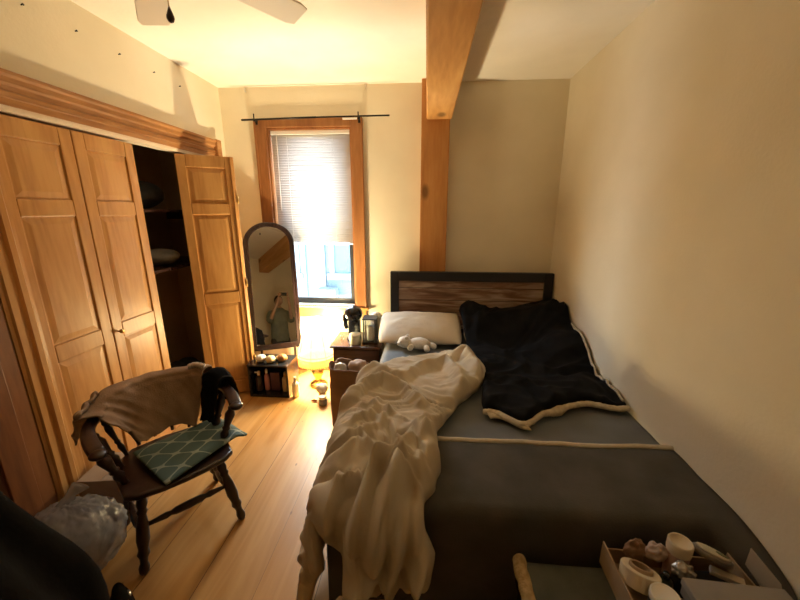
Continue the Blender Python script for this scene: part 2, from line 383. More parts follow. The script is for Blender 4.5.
# ------------------------------------------------------------------ closet bifold doors
LW, LH, LT = .429, 2.182, .034
def leaf(parent, loc, rz, name='leaf'):
    """a three-panel leaf: hinge edge at the origin, width along +y, face towards +x"""
    z0 = .015
    rails = [(z0,.15),(.93,1.03),(1.72,1.81),(2.10,z0+LH)]
    st = .072
    b = MB().box(-LT,0,0,st,z0,z0+LH).box(-LT,0,LW-st,LW,z0,z0+LH)
    for a, c in rails: b.box(-LT,0,st,LW-st,a,c)
    o = b.build(name, M['oak'], parent, bevel=.005)
    o.location = loc; o.rotation_euler = (0,0,rz)
    for k in range(3):
        za, zb = rails[k][1], rails[k+1][0]; y0, y1 = st, LW-st
        def ring(i, x): return [(x, y0+i, za+i), (x, y1-i, za+i), (x, y1-i, zb-i), (x, y0+i, zb-i)]
        for fx in (1,):
            vs = ring(0,-.010)+ring(.010,-.010)+ring(.040,-.0045)
            back = ring(0,-LT+.010)
            vs += back
            fs = []
            for q in range(2):
                for e in range(4): fs.append((q*4+e, q*4+(e+1)%4, q*4+4+(e+1)%4, q*4+4+e))
            fs += [(8,9,10,11),(15,14,13,12)] + [(e,(e+1)%4,12+(e+1)%4,12+e) for e in range(4)]
        MB().add(vs, fs).build('panel', M['oak'], o)
    return o
d1 = sroot('door_1', 'closed honey oak bifold closet door with two panelled leaves', 'door')
l1 = leaf(d1, (XL-.012, CY0+.004, 0), 0); l2 = leaf(d1, (XL-.012, CY0+.004+LW+.006, 0), 0)
k = MB().lathe([(.006,0),(.006,.012),(.014,.02),(.016,.028),(.012,.036),(.002,.038)], n=16)
k.xf(Matrix.Rotation(R(90),4,'Y')); kn = k.build('knob', M['brass'], l2, smooth=True); kn.location = (0, .035, .98)
tag(kn, 'small brass knob')
d2 = sroot('door_2', 'honey oak bifold closet door folded open beside the mirror', 'door')
apex = Vector((-1.665, 3.085)); a0 = Vector((XL-.02, 2.845)); p0 = Vector((XL-.02, CY1-.005))
v = apex-a0; a0 = apex - v.normalized()*LW
leaf(d2, (a0.x, a0.y, 0), math.atan2(v.y, v.x)-pi/2)
v = p0-apex; q = apex + Vector((.0,.006))
o = leaf(d2, (q.x, q.y, 0), math.atan2(v.y, v.x)-pi/2)
# hinges on the folded edge
for z in (.35, 1.1, 1.85):
    MB().tube([(apex.x+.006, apex.y-.002, z-.035),(apex.x+.006, apex.y-.002, z+.035)], .006, 8).build('hinge', M['brass'], d2, smooth=True)

# reddish door left of the closet
d3 = sroot('door_3', 'reddish brown wooden door at the left edge beside the closet casing', 'door')
b = MB()
y0, y1, zt = .60, 1.375, 2.05
b.box(XL+.002, XL+.030, y0, y0+.11, .005, zt).box(XL+.002, XL+.030, y1-.11, y1, .005, zt)
for a, c in ((.005,.22),(.88,1.02),(zt-.12,zt)): b.box(XL+.002, XL+.030, y0+.11, y1-.11, a, c)
b.build('door_frame', M['red_wood'], d3, bevel=.004)
MB().box(XL+.002, XL+.016, y0+.11, y1-.11, .2, .9).box(XL+.002, XL+.016, y0+.11, y1-.11, 1.0, zt-.1).build('panel', M['red_wood'], d3)
MB().box(XL+.002, XL+.02, y1+.003, 1.447, .005, zt+.05).box(XL+.002, XL+.02, y0-.08, y0-.003, .005, zt+.05).build('casing', M['red_wood'], d3, bevel=.003)

# closet shelf and what is on it
sh = thing('closet_shelf', (0,0,0), 'wooden shelf inside the dark closet opening', 'shelf')
MB().box(-2.675, -2.16, CY0-.19, YB-.06, 1.26, 1.285).build('board', M['dark_wood_x'], sh, bevel=.003)
MB().box(-2.675, -2.2, CY0-.19, CY0-.16, 1.19, 1.26).build('cleat', M['dark_wood_x'], sh); MB().box(-2.675,-2.2,YB-.08,YB-.052,1.19,1.26).build('cleat', M['dark_wood_x'], sh)
sh2 = thing('closet_shelf', (0,0,0), 'higher wooden shelf near the top of the dark closet', 'shelf')
MB().box(-2.675, -2.22, CY0-.19, YB-.06, 1.74, 1.762).build('board', M['dark_wood_x'], sh2, bevel=.003)
MB().box(-2.675, -2.25, CY0-.19, CY0-.16, 1.67, 1.74).build('cleat', M['dark_wood_x'], sh2); MB().box(-2.675,-2.25,YB-.08,YB-.052,1.67,1.74).build('cleat', M['dark_wood_x'], sh2)
M['grey_cloth'] = noisy('pale_grey_cloth', (.16,.14,.12), (.22,.20,.18), 10, .9)
M['dark_cloth'] = noisy('dark_folded_cloth', (.02,.02,.022), (.04,.036,.034), 10, .9)
def lump(name, loc, r, mat, label, cat, seed, amp=.15, group=None, sc=2.2):
    b = MB().ell((0,0,r[2]), r, 28, 16, lambda d: 1+amp*nz(d.x*sc+seed, d.y*sc, d.z*sc)+.4*amp*nz(d.x*6+seed,d.y*6,d.z*6))
    b.v = [(x,y,max(z, .003)) for x,y,z in b.v]
    o = b.build(name, mat, None, smooth=True, sub=1); o.location = loc
    return tag(o, label, cat, group)
lump('cloth_bundle', (-2.36, 2.93, 1.286), (.16,.17,.07), M['grey_cloth'], 'pale grey cloth bundle on the closet shelf', 'clothes', 3)
lump('cloth_bundle', (-2.40, 2.62, 1.286), (.16,.13,.12), M['dark_cloth'], 'dark folded clothes heap on the closet shelf beside the pale bundle', 'clothes', 9)
lump('cloth_bundle', (-2.42, 2.85, 1.763), (.16,.26,.12), M['dark_cloth'], 'dark heap of clothes on the upper closet shelf', 'clothes', 14)
lump('cloth_bundle', (-2.38, 3.02, .001), (.2,.24,.16), M['dark_cloth'], 'dark bundle on the closet floor behind the chair', 'clothes', 21)

# ------------------------------------------------------------------ window
w = sroot('window_1', 'brown framed window with the blind half lowered', 'window')
cw = .105
b = MB()
b.box(WX0-cw, WX0+.004, YB-.024, YB-.001, .745, WZ1+.075).box(WX1-.004, WX1+cw, YB-.024, YB-.001, .745, WZ1+.075).box(WX0+.004, WX1-.004, YB-.024, YB-.001, WZ1-.004, WZ1+.075)
b.box(WX0-cw-.006, WX0-cw+.012, YB-.034, YB-.001, .745, WZ1+.07).box(WX1+cw-.012, WX1+cw+.006, YB-.034, YB-.001, .745, WZ1+.07)
b.build('casing', M['casing'], w, bevel=.004)
MB().box(WX0, WX0+.02, YB, YB+.16, WZ0, WZ1).box(WX1-.02, WX1, YB, YB+.16, WZ0, WZ1).box(WX0+.02, WX1-.02, YB, YB+.16, WZ1-.02, WZ1).build('jamb', M['casing'], w)
MB().box(WX0-cw-.03, WX1+cw+.03, YB-.055, YB+.10, .722, .750).build('sill', M['oak_x'], w, bevel=.006)
MB().box(WX0-cw, WX1+cw, YB-.02, YB-.001, .63, .722).build('apron', M['oak_x'], w, bevel=.004)
M['sash'] = plain('black_sash', (.02,.021,.024), .4)
def sash(z0, z1, y):
    x0, x1 = WX0+.022, WX1-.022; t = .055
    o = MB().box(x0, x0+t, y, y+.035, z0, z1).box(x1-t, x1, y, y+.035, z0, z1).box(x0+t, x1-t, y, y+.035, z0, z0+t+.012).box(x0+t, x1-t, y, y+.035, z1-t+.01, z1).build('sash', M['sash'], w, bevel=.003)
    MB().box(x0+t, x1-t, y+.015, y+.019, z0+t, z1-t).build('pane', M['pane'], o)
sash(.755, 1.66, YB+.085); sash(1.62, WZ1-.022, YB+.122)

bl = thing('window_blind', (0,0,0), 'white slatted blind lowered over the upper part of the window', 'blind')
bx0, bx1 = WX0+.026, WX1-.026
MB().box(bx0, bx1, YB+.028, YB+.066, 2.475, 2.513).build('headrail', M['white_plastic'], bl, bevel=.003)
b = MB(); ns = 44; zt, zb = 2.462, 1.445
for i in range(ns):
    z = zt + (zb-zt)*i/(ns-1); a = R(60); hw = .0156
    prof = []
    for s_ in (-1,0,1):
        prof.append((YB+.047+s_*hw*cos(a), z + s_*hw*sin(a) + (.0006 if s_ == 0 else 0)))
    for (ya, za), (yb, zb2) in zip(prof[:-1], prof[1:]):
        b.add([(bx0,ya,za),(bx1,ya,za),(bx1,yb,zb2),(bx0,yb,zb2)], [(0,1,2,3)])
so = b.build('slats', M['slat'], bl, smooth=True, solid=.0008, offset=0)
MB().box(bx0, bx1, YB+.036, YB+.058, 1.408, 1.424).build('bottom_rail', M['white_plastic'], bl, bevel=.003)
for fx in (.2, .78):
    x = bx0+(bx1-bx0)*fx
    MB().tube([(x,YB+.033,2.475),(x,YB+.033,1.42)], .0016, 6).tube([(x,YB+.062,2.475),(x,YB+.062,1.42)], .0016, 6).build('ladder_cord', M['white_plastic'], bl)
MB().tube([(bx0+.06,YB+.026,2.47),(bx0+.055,YB+.024,1.75)], .004, 8).build('tilt_wand', M['white_plastic'], bl)

cr_ = thing('curtain_rod', (0,0,0), 'thin black curtain rod mounted across the top of the window', 'curtain rod')
MB().tube([(-1.775,3.525,2.588),(-1.05,3.525,2.60)], .009, 10).build('rod', M['black_metal'], cr_, smooth=True)
MB().tube([(-1.06,3.525,2.60),(-.36,3.525,2.604)], .0075, 10).build('rod', M['black_metal'], cr_, smooth=True)
for x in (-1.652, -.652):
    MB().box(x-.008, x+.008, YB-.075, YB-.024, 2.578, 2.588).box(x-.010, x+.010, YB-.030, YB-.0245, 2.555, 2.608).tube([(x,3.525,2.575),(x,3.525,2.64)], .006, 8).build('bracket', M['black_metal'], cr_)
tag(MB().box(-.80, -.665, 3.516, 3.534, 2.577, 2.590).build('label_sleeve', M['white_plastic'], cr_), 'white paper sleeve left on the rod')

# nails along the left wall, hooks over the window
n0 = None
for i, (y, z) in enumerate(((1.881,2.732),(2.156,2.738),(2.444,2.732),(2.739,2.728),(3.014,2.722))):
    lab = ['nearest nail above the closet, where the wall leaves the photo', 'second nail along the wall above the closet', 'middle nail of the row above the closet', 'nail above the gap in the closet doors', 'last nail of the row, nearest the window wall'][i]
    if n0 is None:
        n0 = MB().tube([(0,0,0),(.012,0,.002)], .003, 8).tube([(.012,0,.002),(.015,0,.0025)], .0055, 8).build('nail', M['black_metal'])
        o = n0
    else: o = n0.copy(); COL.objects.link(o)
    o.location = (XL-.002, y, z); tag(o, lab, 'nail', 'row of nails above the closet')
h0 = None
for x, lab in ((-1.736, 'small white hook at the ceiling left of the window'), (-.585, 'small white hook at the ceiling right of the window')):
    if h0 is None:
        pts = [(0,0,0)] + [(0, -.02-.014*sin(a), -.014+.014*cos(a)) for a in [pi*k/8 for k in range(0,12)]]
        h0 = MB().tube(pts, .004, 8).build('wall_hook', M['white_plastic'], smooth=True); o = h0
    else: o = h0.copy(); COL.objects.link(o)
    o.location = (x, YB-.001, 2.872); tag(o, lab, 'hook', 'ceiling hooks over the window')

# house across the way, its colours darkened to offset the bright sky
hs = thing('neighbouring_house', (0,0,0), 'house with darkened blue-grey siding seen through the window', 'house')
fy = 6.4
MB().box(-5.5, 2.5, fy, fy+.2, -3, 2.35).build('siding', M['siding'], hs)
def px_win(x0, x1, z0, z1):
    t = .09
    o = MB().box(x0-t,x0,fy-.05,fy-.001,z0-t,z1+t).box(x1,x1+t,fy-.05,fy-.001,z0-t,z1+t).box(x0,x1,fy-.05,fy-.001,z1,z1+t).box(x0-t-.05,x1+t+.05,fy-.08,fy-.001,z0-t-.03,z0).box(x0,x1,fy-.03,fy-.001,(z0+z1)/2-.03,(z0+z1)/2+.03).build('window_frame', M['far_trim'], hs, bevel=.008)
    MB().box(x0,x1,fy-.012,fy-.002,z0,z1).build('pane', plain('far_pane',(.028,.055,.072),.1), o)
px_win(-1.70, -1.02, .62, 1.75)
px_win(-3.00, -2.45, .62, 1.75)
MB().box(-2.02,-1.88,fy-.03,fy-.001,.05,2.3).box(-2.35,-2.25,fy-.03,fy-.001,-.4,2.3).build('corner_board', M['far_trim'], hs)
MB().box(-5.5,2.5,fy-.35,fy+.2,2.35,2.5).build('eave', M['far_trim'], hs)
MB().box(-2.0,-1.65,fy-.25,fy-.001,.0,.35).build('vent_box', M['far_trim'], hs, bevel=.01)

# ------------------------------------------------------------------ ceiling fan
FC = Vector((-.95, 1.33)); zf = 2.60
fan = thing('ceiling_fan', (FC.x, FC.y, 0), 'pale ceiling fan with two blade ends hanging into view', 'fan')
MB().lathe([(.07,ZC-.001),(.075,ZC-.03),(.05,ZC-.06),(.018,ZC-.07),(.018,2.70)], n=24).build('downrod', M['white_paint'], fan, smooth=True)
MB().lathe([(.03,2.715),(.10,2.70),(.115,2.66),(.115,2.60),(.09,2.57),(.06,2.55),(.055,2.50),(.02,2.485)], n=28).build('motor', M['white_paint'], fan, smooth=True)
M['blade'] = plain('pale_blade', (.70,.62,.52), .5)
for kf in range(5):
    a = R(124.5) - kf*2*pi/5
    t = Matrix.Rotation(a,4,'Z') @ Matrix.Translation((0,0,zf)) @ Matrix.Rotation(R(-12),4,'X')
    pol = [(.17,-.052),(.56,-.068),(.60,-.055),(.60,.055),(.56,.068),(.17,.052)]
    bo = MB().prism(pol, -.004, .004, 'z').xf(t).build('blade', M['blade'], fan, bevel=.002)
    MB().box(.09,.22,-.02,.02,.0045,.010).xf(t).build('blade_iron', M['white_paint'], bo)
MB().tube([(.045,.03,2.50),(.047,.03,2.425)], .002, 6).build('pull_chain', M['brass'], fan)
tag(MB().lathe([(.002,2.436),(.006,2.425),(.012,2.408),(.013,2.40),(.009,2.39),(.002,2.386)], .047, .03, 14).build('pull_fob', M['chair_wood'], fan, smooth=True), 'dark wooden teardrop pull')

# ------------------------------------------------------------------ mirror
mr = thing('standing_mirror', (-1.545, 3.365, 0), 'tall arched standing mirror with a dark wooden frame beside the window', 'mirror', rz=R(23))
tilt = Matrix.Translation((0,0,.97)) @ Matrix.Rotation(R(-12.5),4,'X')
mw, mz0, mzs = .242, -.60, .47            # half width, bottom, spring of arch
def arch(hw, z0, zs, ry, n=18):
    return [(-hw,z0),(hw,z0)] + [(hw*cos(pi*i/n), zs+ry*sin(pi*i/n)) for i in range(n+1)]
def arch_ring(o, i, ya, yb):
    n = len(o); vs = [(x,ya,z) for x,z in o]+[(x,ya,z) for x,z in i]+[(x,yb,z) for x,z in o]+[(x,yb,z) for x,z in i]; fs = []
    for k in range(n):
        q = (k+1)%n
        fs += [(k,q,n+q,n+k),(2*n+k,3*n+k,3*n+q,2*n+q),(k,2*n+k,2*n+q,q),(n+k,n+q,3*n+q,3*n+k)]
    return vs, fs
fr = MB().add(*arch_ring(arch(mw,mz0,mzs,.215), arch(mw-.048,mz0+.055,mzs,.169), -.02, .018))
fr.add(*arch_ring(arch(mw-.006,mz0+.006,mzs,.209), arch(mw-.020,mz0+.020,mzs,.195), -.027, -.019))
fro = fr.xf(tilt).build('frame', M['mirror_frame'], mr, bevel=.004)
M['mirror'] = plain('mirror_glass', (.70,.69,.66), .015, 1)
g = MB().prism(arch(mw-.046,mz0+.053,mzs,.171), -.008, .012, 'y').xf(tilt).build('mirror_glass', M['mirror'], mr)
# stand: a folding leg frame behind the glass
for sx in (-1,1):
    MB().tube([(sx*.17,.07,.012),(sx*.17,.065,.35),(sx*.17,.03,.80)], .013, 10).build('leg', M['mirror_frame'], mr, smooth=True)
    MB().tube([(sx*.17,-.03,.014),(sx*.17,.07,.02),(sx*.17,.10,.014)], .013, 10).build('foot', M['mirror_frame'], mr, smooth=True)
MB().tube([(-.17,.068,.18),(.17,.068,.18)], .012, 10).build('cross_rail', M['mirror_frame'], mr, smooth=True)

# ------------------------------------------------------------------ lamp
LX, LY = -1.088, 3.235
lp = thing('table_lamp', (LX, LY, 0), 'lit lamp with a cream bell shade and gold fringe standing on the floor', 'lamp')
MB().lathe([(.085,.001),(.088,.02),(.07,.035),(.035,.05),(.03,.08),(.055,.13),(.062,.17),(.045,.22),(.02,.26),(.014,.30),(.012,.42)], n=28).build('base', M['brass'], lp, smooth=True)
npan = 8
def shade_r(a): return 1 - .03*(1-abs(cos(a*npan/2)))
prof = [(.192,.335),(.186,.365),(.175,.415),(.155,.48),(.136,.56),(.124,.63),(.112,.71)]
b = MB().lathe(prof, n=64, cap=False, fold=lambda a, j: shade_r(a)); b.build('shade', M['shade'], lp, smooth=True)
M['shade_trim'] = plain('shade_trim', (.42,.24,.07), .7)
b = MB()
for r, z in ((.193,.338),(.187,.365),(.1125,.71)):
    b.tube([(r*1.005*shade_r(a)*cos(a), r*1.005*shade_r(a)*sin(a), z) for a in [2*pi*i/64 for i in range(65)]], .0028, 6, cap=False)
for kq in range(npan):
    a = 2*pi*kq/npan
    b.tube([(r*1.004*cos(a), r*1.004*sin(a), z) for r, z in prof], .0022, 6)
b.build('shade_piping', M['shade_trim'], lp, smooth=True)
b = MB(); nf = 150
for i in range(nf):
    a = 2*pi*i/nf; r = .190*shade_r(a); l = .075+.012*sin(i*2.3)
    b.tube([(r*cos(a), r*sin(a), .338), (r*.985*cos(a), r*.985*sin(a), .338-l)], [.0032,.0036], 5)
tag(b.build('fringe', M['fringe'], lp, smooth=True), 'golden thread fringe')
M['bulb'] = plain('lit_bulb', (1,.9,.7), .4); 
bn = M['bulb'].node_tree.nodes['Principled BSDF']; bn.inputs['Emission Color'].default_value = (1,.82,.55,1); bn.inputs['Emission Strength'].default_value = 5
b = MB().ell((0,0,.50), (.028,.028,.036), 14, 10); b.build('bulb', M['bulb'], lp, smooth=True)
pl = bpy.data.lights.new('bulb_light', 'POINT'); pl.energy = 132; pl.color = (1,.81,.49); pl.shadow_soft_size = .085
po = bpy.data.objects.new('bulb_light', pl); COL.objects.link(po); po.parent = lp; po.location = (0,0,.575)

# ------------------------------------------------------------------ black cube beside the lamp
bx = thing('storage_cube', (-1.485, 3.085, 0), 'open black storage cube on the floor in front of the mirror', 'storage cube')
hx, d0, d1_, hh = .195, -.135, .135, .335; t = .016
b = MB().box(-hx,-hx+t,d0,d1_,.001,hh-t).box(hx-t,hx,d0,d1_,.001,hh-t).box(-hx+t,hx-t,d1_-.008,d1_,.001,hh-t).box(-hx+t,hx-t,d0,d1_,.001,.03)
b.build('shell', M['black_plastic'], bx, bevel=.003)
MB().box(-hx-.004,hx+.004,d0-.004,d1_,hh-t,hh).build('top', M['black_plastic'], bx, bevel=.004)
def bottle(name, loc, r, h, mat, capmat, label, cat, neck=.4, caph=.2, group=None, spray=False):
    o = thing(name, loc, label, cat, group)
    hb = h*(1-caph)
    MB().lathe([(r*.92,0),(r,.006),(r,hb*.78),(r*.85,hb*.88),(r*neck,hb*.96),(r*neck,hb)], n=18).build('body', mat, o, smooth=True)
    MB().lathe([(r*neck*1.15,hb),(r*neck*1.15,h*.97),(r*neck*.8,h)], n=14).build('cap', capmat, o, smooth=True)
    if spray:
        MB().tube([(0,0,h*.93),(-r*1.1,-r*.3,h*.95)], r*.25, 8).build('nozzle', capmat, o, smooth=True)
    return o
pink = plain('pink_label_plastic', (.42,.20,.22), .4); purple = plain('purple_box', (.07,.025,.045), .5); beige = plain('beige_bottle', (.42,.32,.20), .4)
darkb = plain('dark_bottle', (.05,.035,.04), .3)
bottle('spray_bottle', (-1.62,3.04,.031), .032,.20, darkb, M['white_plastic'], 'dark spray bottle with white trigger inside the black cube', 'bottle', spray=True)
bottle('bottle', (-1.545,3.05,.031), .024,.22, pink, M['white_plastic'], 'slim pink bottle inside the black cube', 'bottle')
o = MB().box(-.045,.045,-.03,.03,0,.19).build('carton', purple, bevel=.003); o.location = (-1.455,3.06,.031); tag(o, 'dark purple carton inside the black cube', 'box')
bottle('bottle', (-1.355,3.04,.031), .030,.20, beige, plain('tan_cap',(.35,.24,.13),.4), 'beige bottle at the right end inside the black cube', 'bottle')
bottle('bottle', (-1.235,2.985,.0), .033,.21, plain('white_lotion',(.82,.78,.68),.4), M['white_plastic'], 'white lotion bottle on the floor beside the black cube', 'bottle', .35, .22)
# round trinkets on the cube
M['gold_pale'] = noisy('pale_gold_shell', (.62,.50,.28), (.74,.62,.40), 20, .5); M['shell_white'] = noisy('white_shell', (.74,.68,.55), (.82,.76,.64), 20, .5); M['amber'] = noisy('amber_shell', (.42,.20,.07), (.55,.30,.12), 20, .45)
for loc, r, mt, lab in (((-1.575,3.03,.336), .042, M['shell_white'], 'white round ornament on the black cube, at the left'), ((-1.476,3.02,.336), .040, M['gold_pale'], 'pale gold round ornament in the middle of the black cube'), ((-1.375,3.06,.336), .040, M['amber'], 'amber round ornament at the right on the black cube')):
    b = MB().ell((0,0,r*.86), (r*1.25,r,r*.88), 20, 12, lambda d: 1+.07*cos(6*math.atan2(d.y,d.x)))
    o = b.build('ornament', mt, smooth=True); o.location = loc; tag(o, lab, 'ornament', 'round ornaments on the black cube')
b = MB().ell((0,0,.018), (.02,.02,.018), 12, 8); o = b.build('ornament', M['shell_white'], smooth=True); o.location = (-1.435,3.09,.336); tag(o, 'tiny white bead ornament on the black cube', 'ornament', 'round ornaments on the black cube')

# ------------------------------------------------------------------ floor trinkets between lamp and bag
po_ = thing('pompom_figurine', (-.965,2.96,0), 'white fluffy round ornament on a small gold base by the lamp', 'ornament')
b = MB().ell((0,0,.115), (.055,.055,.05), 24, 16, lambda d: 1+.14*nz(d.x*4,d.y*4,d.z*4)); b.build('puff', M['plush_white'], po_, smooth=True)
MB().lathe([(.035,.001),(.04,.02),(.03,.045),(.036,.07)], n=18).build('base', M['brass'], po_, smooth=True)
jr = thing('jar', (-.935,2.865,0), 'small grey glass jar on the floor beside the paper bag', 'jar')
MB().lathe([(.036,.001),(.04,.01),(.04,.05),(.032,.062)], n=18).build('body', plain('grey_blue_glass',(.16,.20,.24),.15), jr, smooth=True)
MB().lathe([(.034,.062),(.034,.085),(.03,.088)], n=18).build('lid', M['white_plastic'], jr, smooth=True)
br = thing('hair_clip', (-1.03,2.90,0), 'small dark reddish clip lying on the floor by the lamp', 'clip')
MB().tube([(-.03,0,.012),(0,.008,.018),(.03,0,.012)], [.006,.012,.006], 8).build('jaw', plain('reddish_plastic',(.18,.05,.03),.4), br, smooth=True)
MB().tube([(-.028,.018,.008),(.0,.022,.012),(.028,.018,.008)], [.005,.008,.005], 8).build('jaw', plain('pale_plastic',(.55,.45,.38),.4), br, smooth=True)

# ------------------------------------------------------------------ nightstand
ns_ = thing('nightstand', (-.655, 3.285, 0), 'dark brown nightstand between the lamp and the bed', 'nightstand')
b = MB().box(-.225,.225,-.19,.20,.03,.478); b.build('body', M['dark_wood'], ns_, bevel=.004)
MB().box(-.25,.25,-.215,.21,.478,.50).build('top', M['dark_wood_x'], ns_, bevel=.005)
for z0, z1 in ((.05,.245),(.26,.46)):
    d = MB().box(-.205,.205,-.204,-.19,z0,z1).build('drawer', M['dark_wood_x'], ns_, bevel=.003)
    k = MB().lathe([(.006,0),(.006,.012),(.013,.018),(.012,.026),(.002,.028)], n=14).xf(Matrix.Rotation(R(90),4,'X')).build('knob', M['black_metal'], d, smooth=True); k.location = (0,-.204,(z0+z1)/2)
for x in (-.2,.2):
    for y in (-.165,.175): MB().box(x-.02,x+.02,y-.02,y+.02,.001,.03).build('foot', M['dark_wood'], ns_)
# things on the nightstand (top at z = .50)
ke = thing('coffee_maker', (-.71, 3.30, .501), 'glossy black rounded coffee maker at the back of the nightstand', 'coffee maker')
gl = plain('glossy_black', (.010,.012,.018), .12)
MB().lathe([(.072,0),(.074,.02),(.07,.03)], n=24, sx=1, sy=1.1).build('base', gl, ke, smooth=True)
MB().box(-.062,.062,-.01,.08,.02,.22).build('column', gl, ke, bevel=.02, seg=3)
b = MB().ell((0,-.01,.262), (.092,.10,.085), 24, 14); b.build('head', gl, ke, smooth=True)
MB().tube([(-.070,-.05,.26),(-.078,-.055,.18),(-.066,-.045,.12)], [.026,.026,.018], 10).build('spout', gl, ke, smooth=True)
def candle_jar(loc):
    o = thing('candle', loc, 'pale candle in a squat glass jar at the front of the nightstand', 'candle')
    MB().lathe([(.05,.001),(.053,.006),(.053,.075),(.049,.08)], n=24).build('wax', plain('cream_wax',(.70,.66,.50),.4), o, smooth=True)
    MB().lathe([(.054,.0),(.056,.01),(.056,.08),(.053,.083)], n=24, cap=False).build('glass', M['clear'], o, smooth=True)
    MB().lathe([(.055,.083),(.055,.096),(.05,.1)], n=24).build('lid', plain('lid_white',(.72,.70,.62),.4), o, smooth=True)
candle_jar((-.672,3.16,.501))
ln = thing('lantern', (-.535,3.235,.501), 'black framed glass lantern with a white candle on the nightstand', 'lantern')
b = MB(); s_ = .058
for x in (-s_,s_):
    for y in (-s_,s_): MB().box(x-.006,x+.006,y-.006,y+.006,.012,.235).build('frame_post', M['black'], ln)
MB().box(-.072,.072,-.072,.072,.0,.012).build('base', M['black'], ln, bevel=.002)
MB().box(-.070,.070,-.070,.070,.235,.247).build('roof', M['black'], ln, bevel=.002)
MB().box(-s_+.004,s_-.004,-s_-.002,-s_,.012,.235).box(-s_+.004,s_-.004,s_,s_+.002,.012,.235).box(-s_-.002,-s_,-s_+.004,s_-.004,.012,.235).box(s_,s_+.002,-s_+.004,s_-.004,.012,.235).build('glass', M['clear'], ln)
MB().lathe([(.032,.012),(.033,.02),(.033,.15),(.028,.155)], n=18).build('candle', plain('white_wax',(.80,.76,.72),.4), ln, smooth=True)
hp = thing('tub', (-.50,3.40,.501), 'pale domed container behind the lantern on the nightstand', 'container')
MB().lathe([(.055,0),(.06,.02),(.06,.19),(.055,.2)], n=20).build('body', plain('cream_tub',(.62,.55,.42),.5), hp, smooth=True)
MB().lathe([(.062,.2),(.064,.21),(.05,.235),(.02,.25),(.003,.252)], n=20).build('lid', plain('cream_lid',(.72,.66,.52),.5), hp, smooth=True)
bottle('bottle', (-.825,3.26,.501), .018,.07, M['clear'], M['clear'], 'tiny clear glass bottle at the left end of the nightstand', 'bottle')

# ------------------------------------------------------------------ paper bag
pb = thing('paper_bag', (-.60, 2.60, 0), 'crumpled brown paper bag on the floor beside the bed', 'paper bag', rz=R(-14))
def bagf(u, v):
    a = 2*pi*u; z = .52*v
    # rounded rectangle
    ex = .8; cx_, sx_ = cos(a), sin(a)
    k = (abs(cx_)**4+abs(sx_)**4)**(-.25)
    wx, wy = .165*(1-.12*v), .115*(1-.10*v)
    wob = 1+.05*nz(cx_*2.5, sx_*2.5, z*7)+.025*nz(cx_*7,sx_*7,z*16)
    lean = -.015*v
    top = .05*nz(cx_*1.7+5, sx_*1.7, 0)*sm(.7,1,v)
    return (cx_*k*wx*wob+lean, sx_*k*wy*wob, z+.001+top)
b = MB().grid(bagf, 72, 26); b.prism([(-.14,-.09),(.14,-.09),(.14,.09),(-.14,.09)], .001, .004, 'z')
b.build('bag', M['paper'], pb, smooth=True, solid=.002)
def rimf(i):
    x, y, z = bagf(i/60, 1); return (x*1.02, y*1.02, z)
tag(MB().tube([rimf(i) for i in range(61)], .007, 8).build('rolled_rim', M['paper'], pb, smooth=True), 'rolled top rim')
lump('crumpled_paper', (-.53,2.60,.43), (.085,.06,.075), noisy('tan_tissue',(.36,.24,.17),(.46,.33,.25),12,.8), 'pinkish tan crumpled paper sticking out of the brown bag', 'paper', 31, .3)
lump('plastic_wrapper', (-.675,2.57,.44), (.055,.05,.06), plain('grey_wrapper',(.45,.42,.38),.2), 'shiny grey wrapper in the mouth of the brown bag', 'wrapper', 33, .3)

# ------------------------------------------------------------------ bed
BX0, BX1, BYF, BYH, BZ = -.37, 1.247, 1.22, 3.42, .58
bed = thing('bed', (.435, 2.4, 0), 'double bed with a dark framed plank headboard against the wall', 'bed')
ox, oy = .435, 2.4
def bb(m, x0,x1,y0,y1,z0,z1): return m.box(x0-ox,x1-ox,y0-oy,y1-oy,z0,z1)
b = MB(); x0, x1, ya, yb = -.353, 1.235, 3.425, 3.485
for args in ((x0,x0+.085,ya,yb,0.001,1.165),(x1-.085,x1,ya,yb,0.001,1.165),(x0+.085,x1-.085,ya,yb,1.075,1.165),(x0+.085,x1-.085,ya,yb,.50,.58)): bb(b,*args)
b.build('headboard_frame', M['black'], bed, bevel=.004)
bb(MB(), x0+.085,x1-.085,ya+.02,yb-.01,.58,1.075).build('headboard_panel', M['planks'], bed)
bb(MB(), BX0+.03,BX1-.03,BYF+.05,3.42,.16,.30).build('base', M['black'], bed, bevel=.006)
for x in (BX0+.09, BX1-.09):
    for y in (BYF+.12, 3.3): bb(MB(), x-.03,x+.03,y-.03,y+.03,.001,.16).build('leg', M['black'], bed)

def rbox_pts(): pass
mt = thing('mattress', (0,0,0), 'mattress under a slate blue fitted sheet', 'mattress')
def matf(u, v):   # top with rounded rim
    x = BX0 + (BX1-BX0)*u; y = BYF+.02 + (BYH-BYF-.02)*v
    ed = min(u, 1-u)*(BX1-BX0); ef = min(v, 1-v)*(BYH-BYF)
    e = min(u*(BX1-BX0), ef); dz = -.04*(1-min(1, e/.06))**2
    return (x, y, BZ-.02 + dz + .004*nz(x*6,y*3,1) + .006*nz(x*2.2,y*9,4))
b = MB().grid(matf, 70, 90)
n_u, n_v = 71, 91
per = [i for i in range(n_u)] + [j*n_u+n_u-1 for j in range(1,n_v)] + [(n_v-1)*n_u+i for i in range(n_u-2,-1,-1)] + [j*n_u for j in range(n_v-2,0,-1)]
base = len(b.v)
for i in per: x,y,z = b.v[i]; b.v.append((x,y,.302))
npn = len(per)
for k in range(npn): b.f.append((per[k], base+k, base+(k+1)%npn, per[(k+1)%npn]))
b.f.append(tuple(base+k for k in range(npn)))
b.build('sheet', M['sheet'], mt, smooth=True)

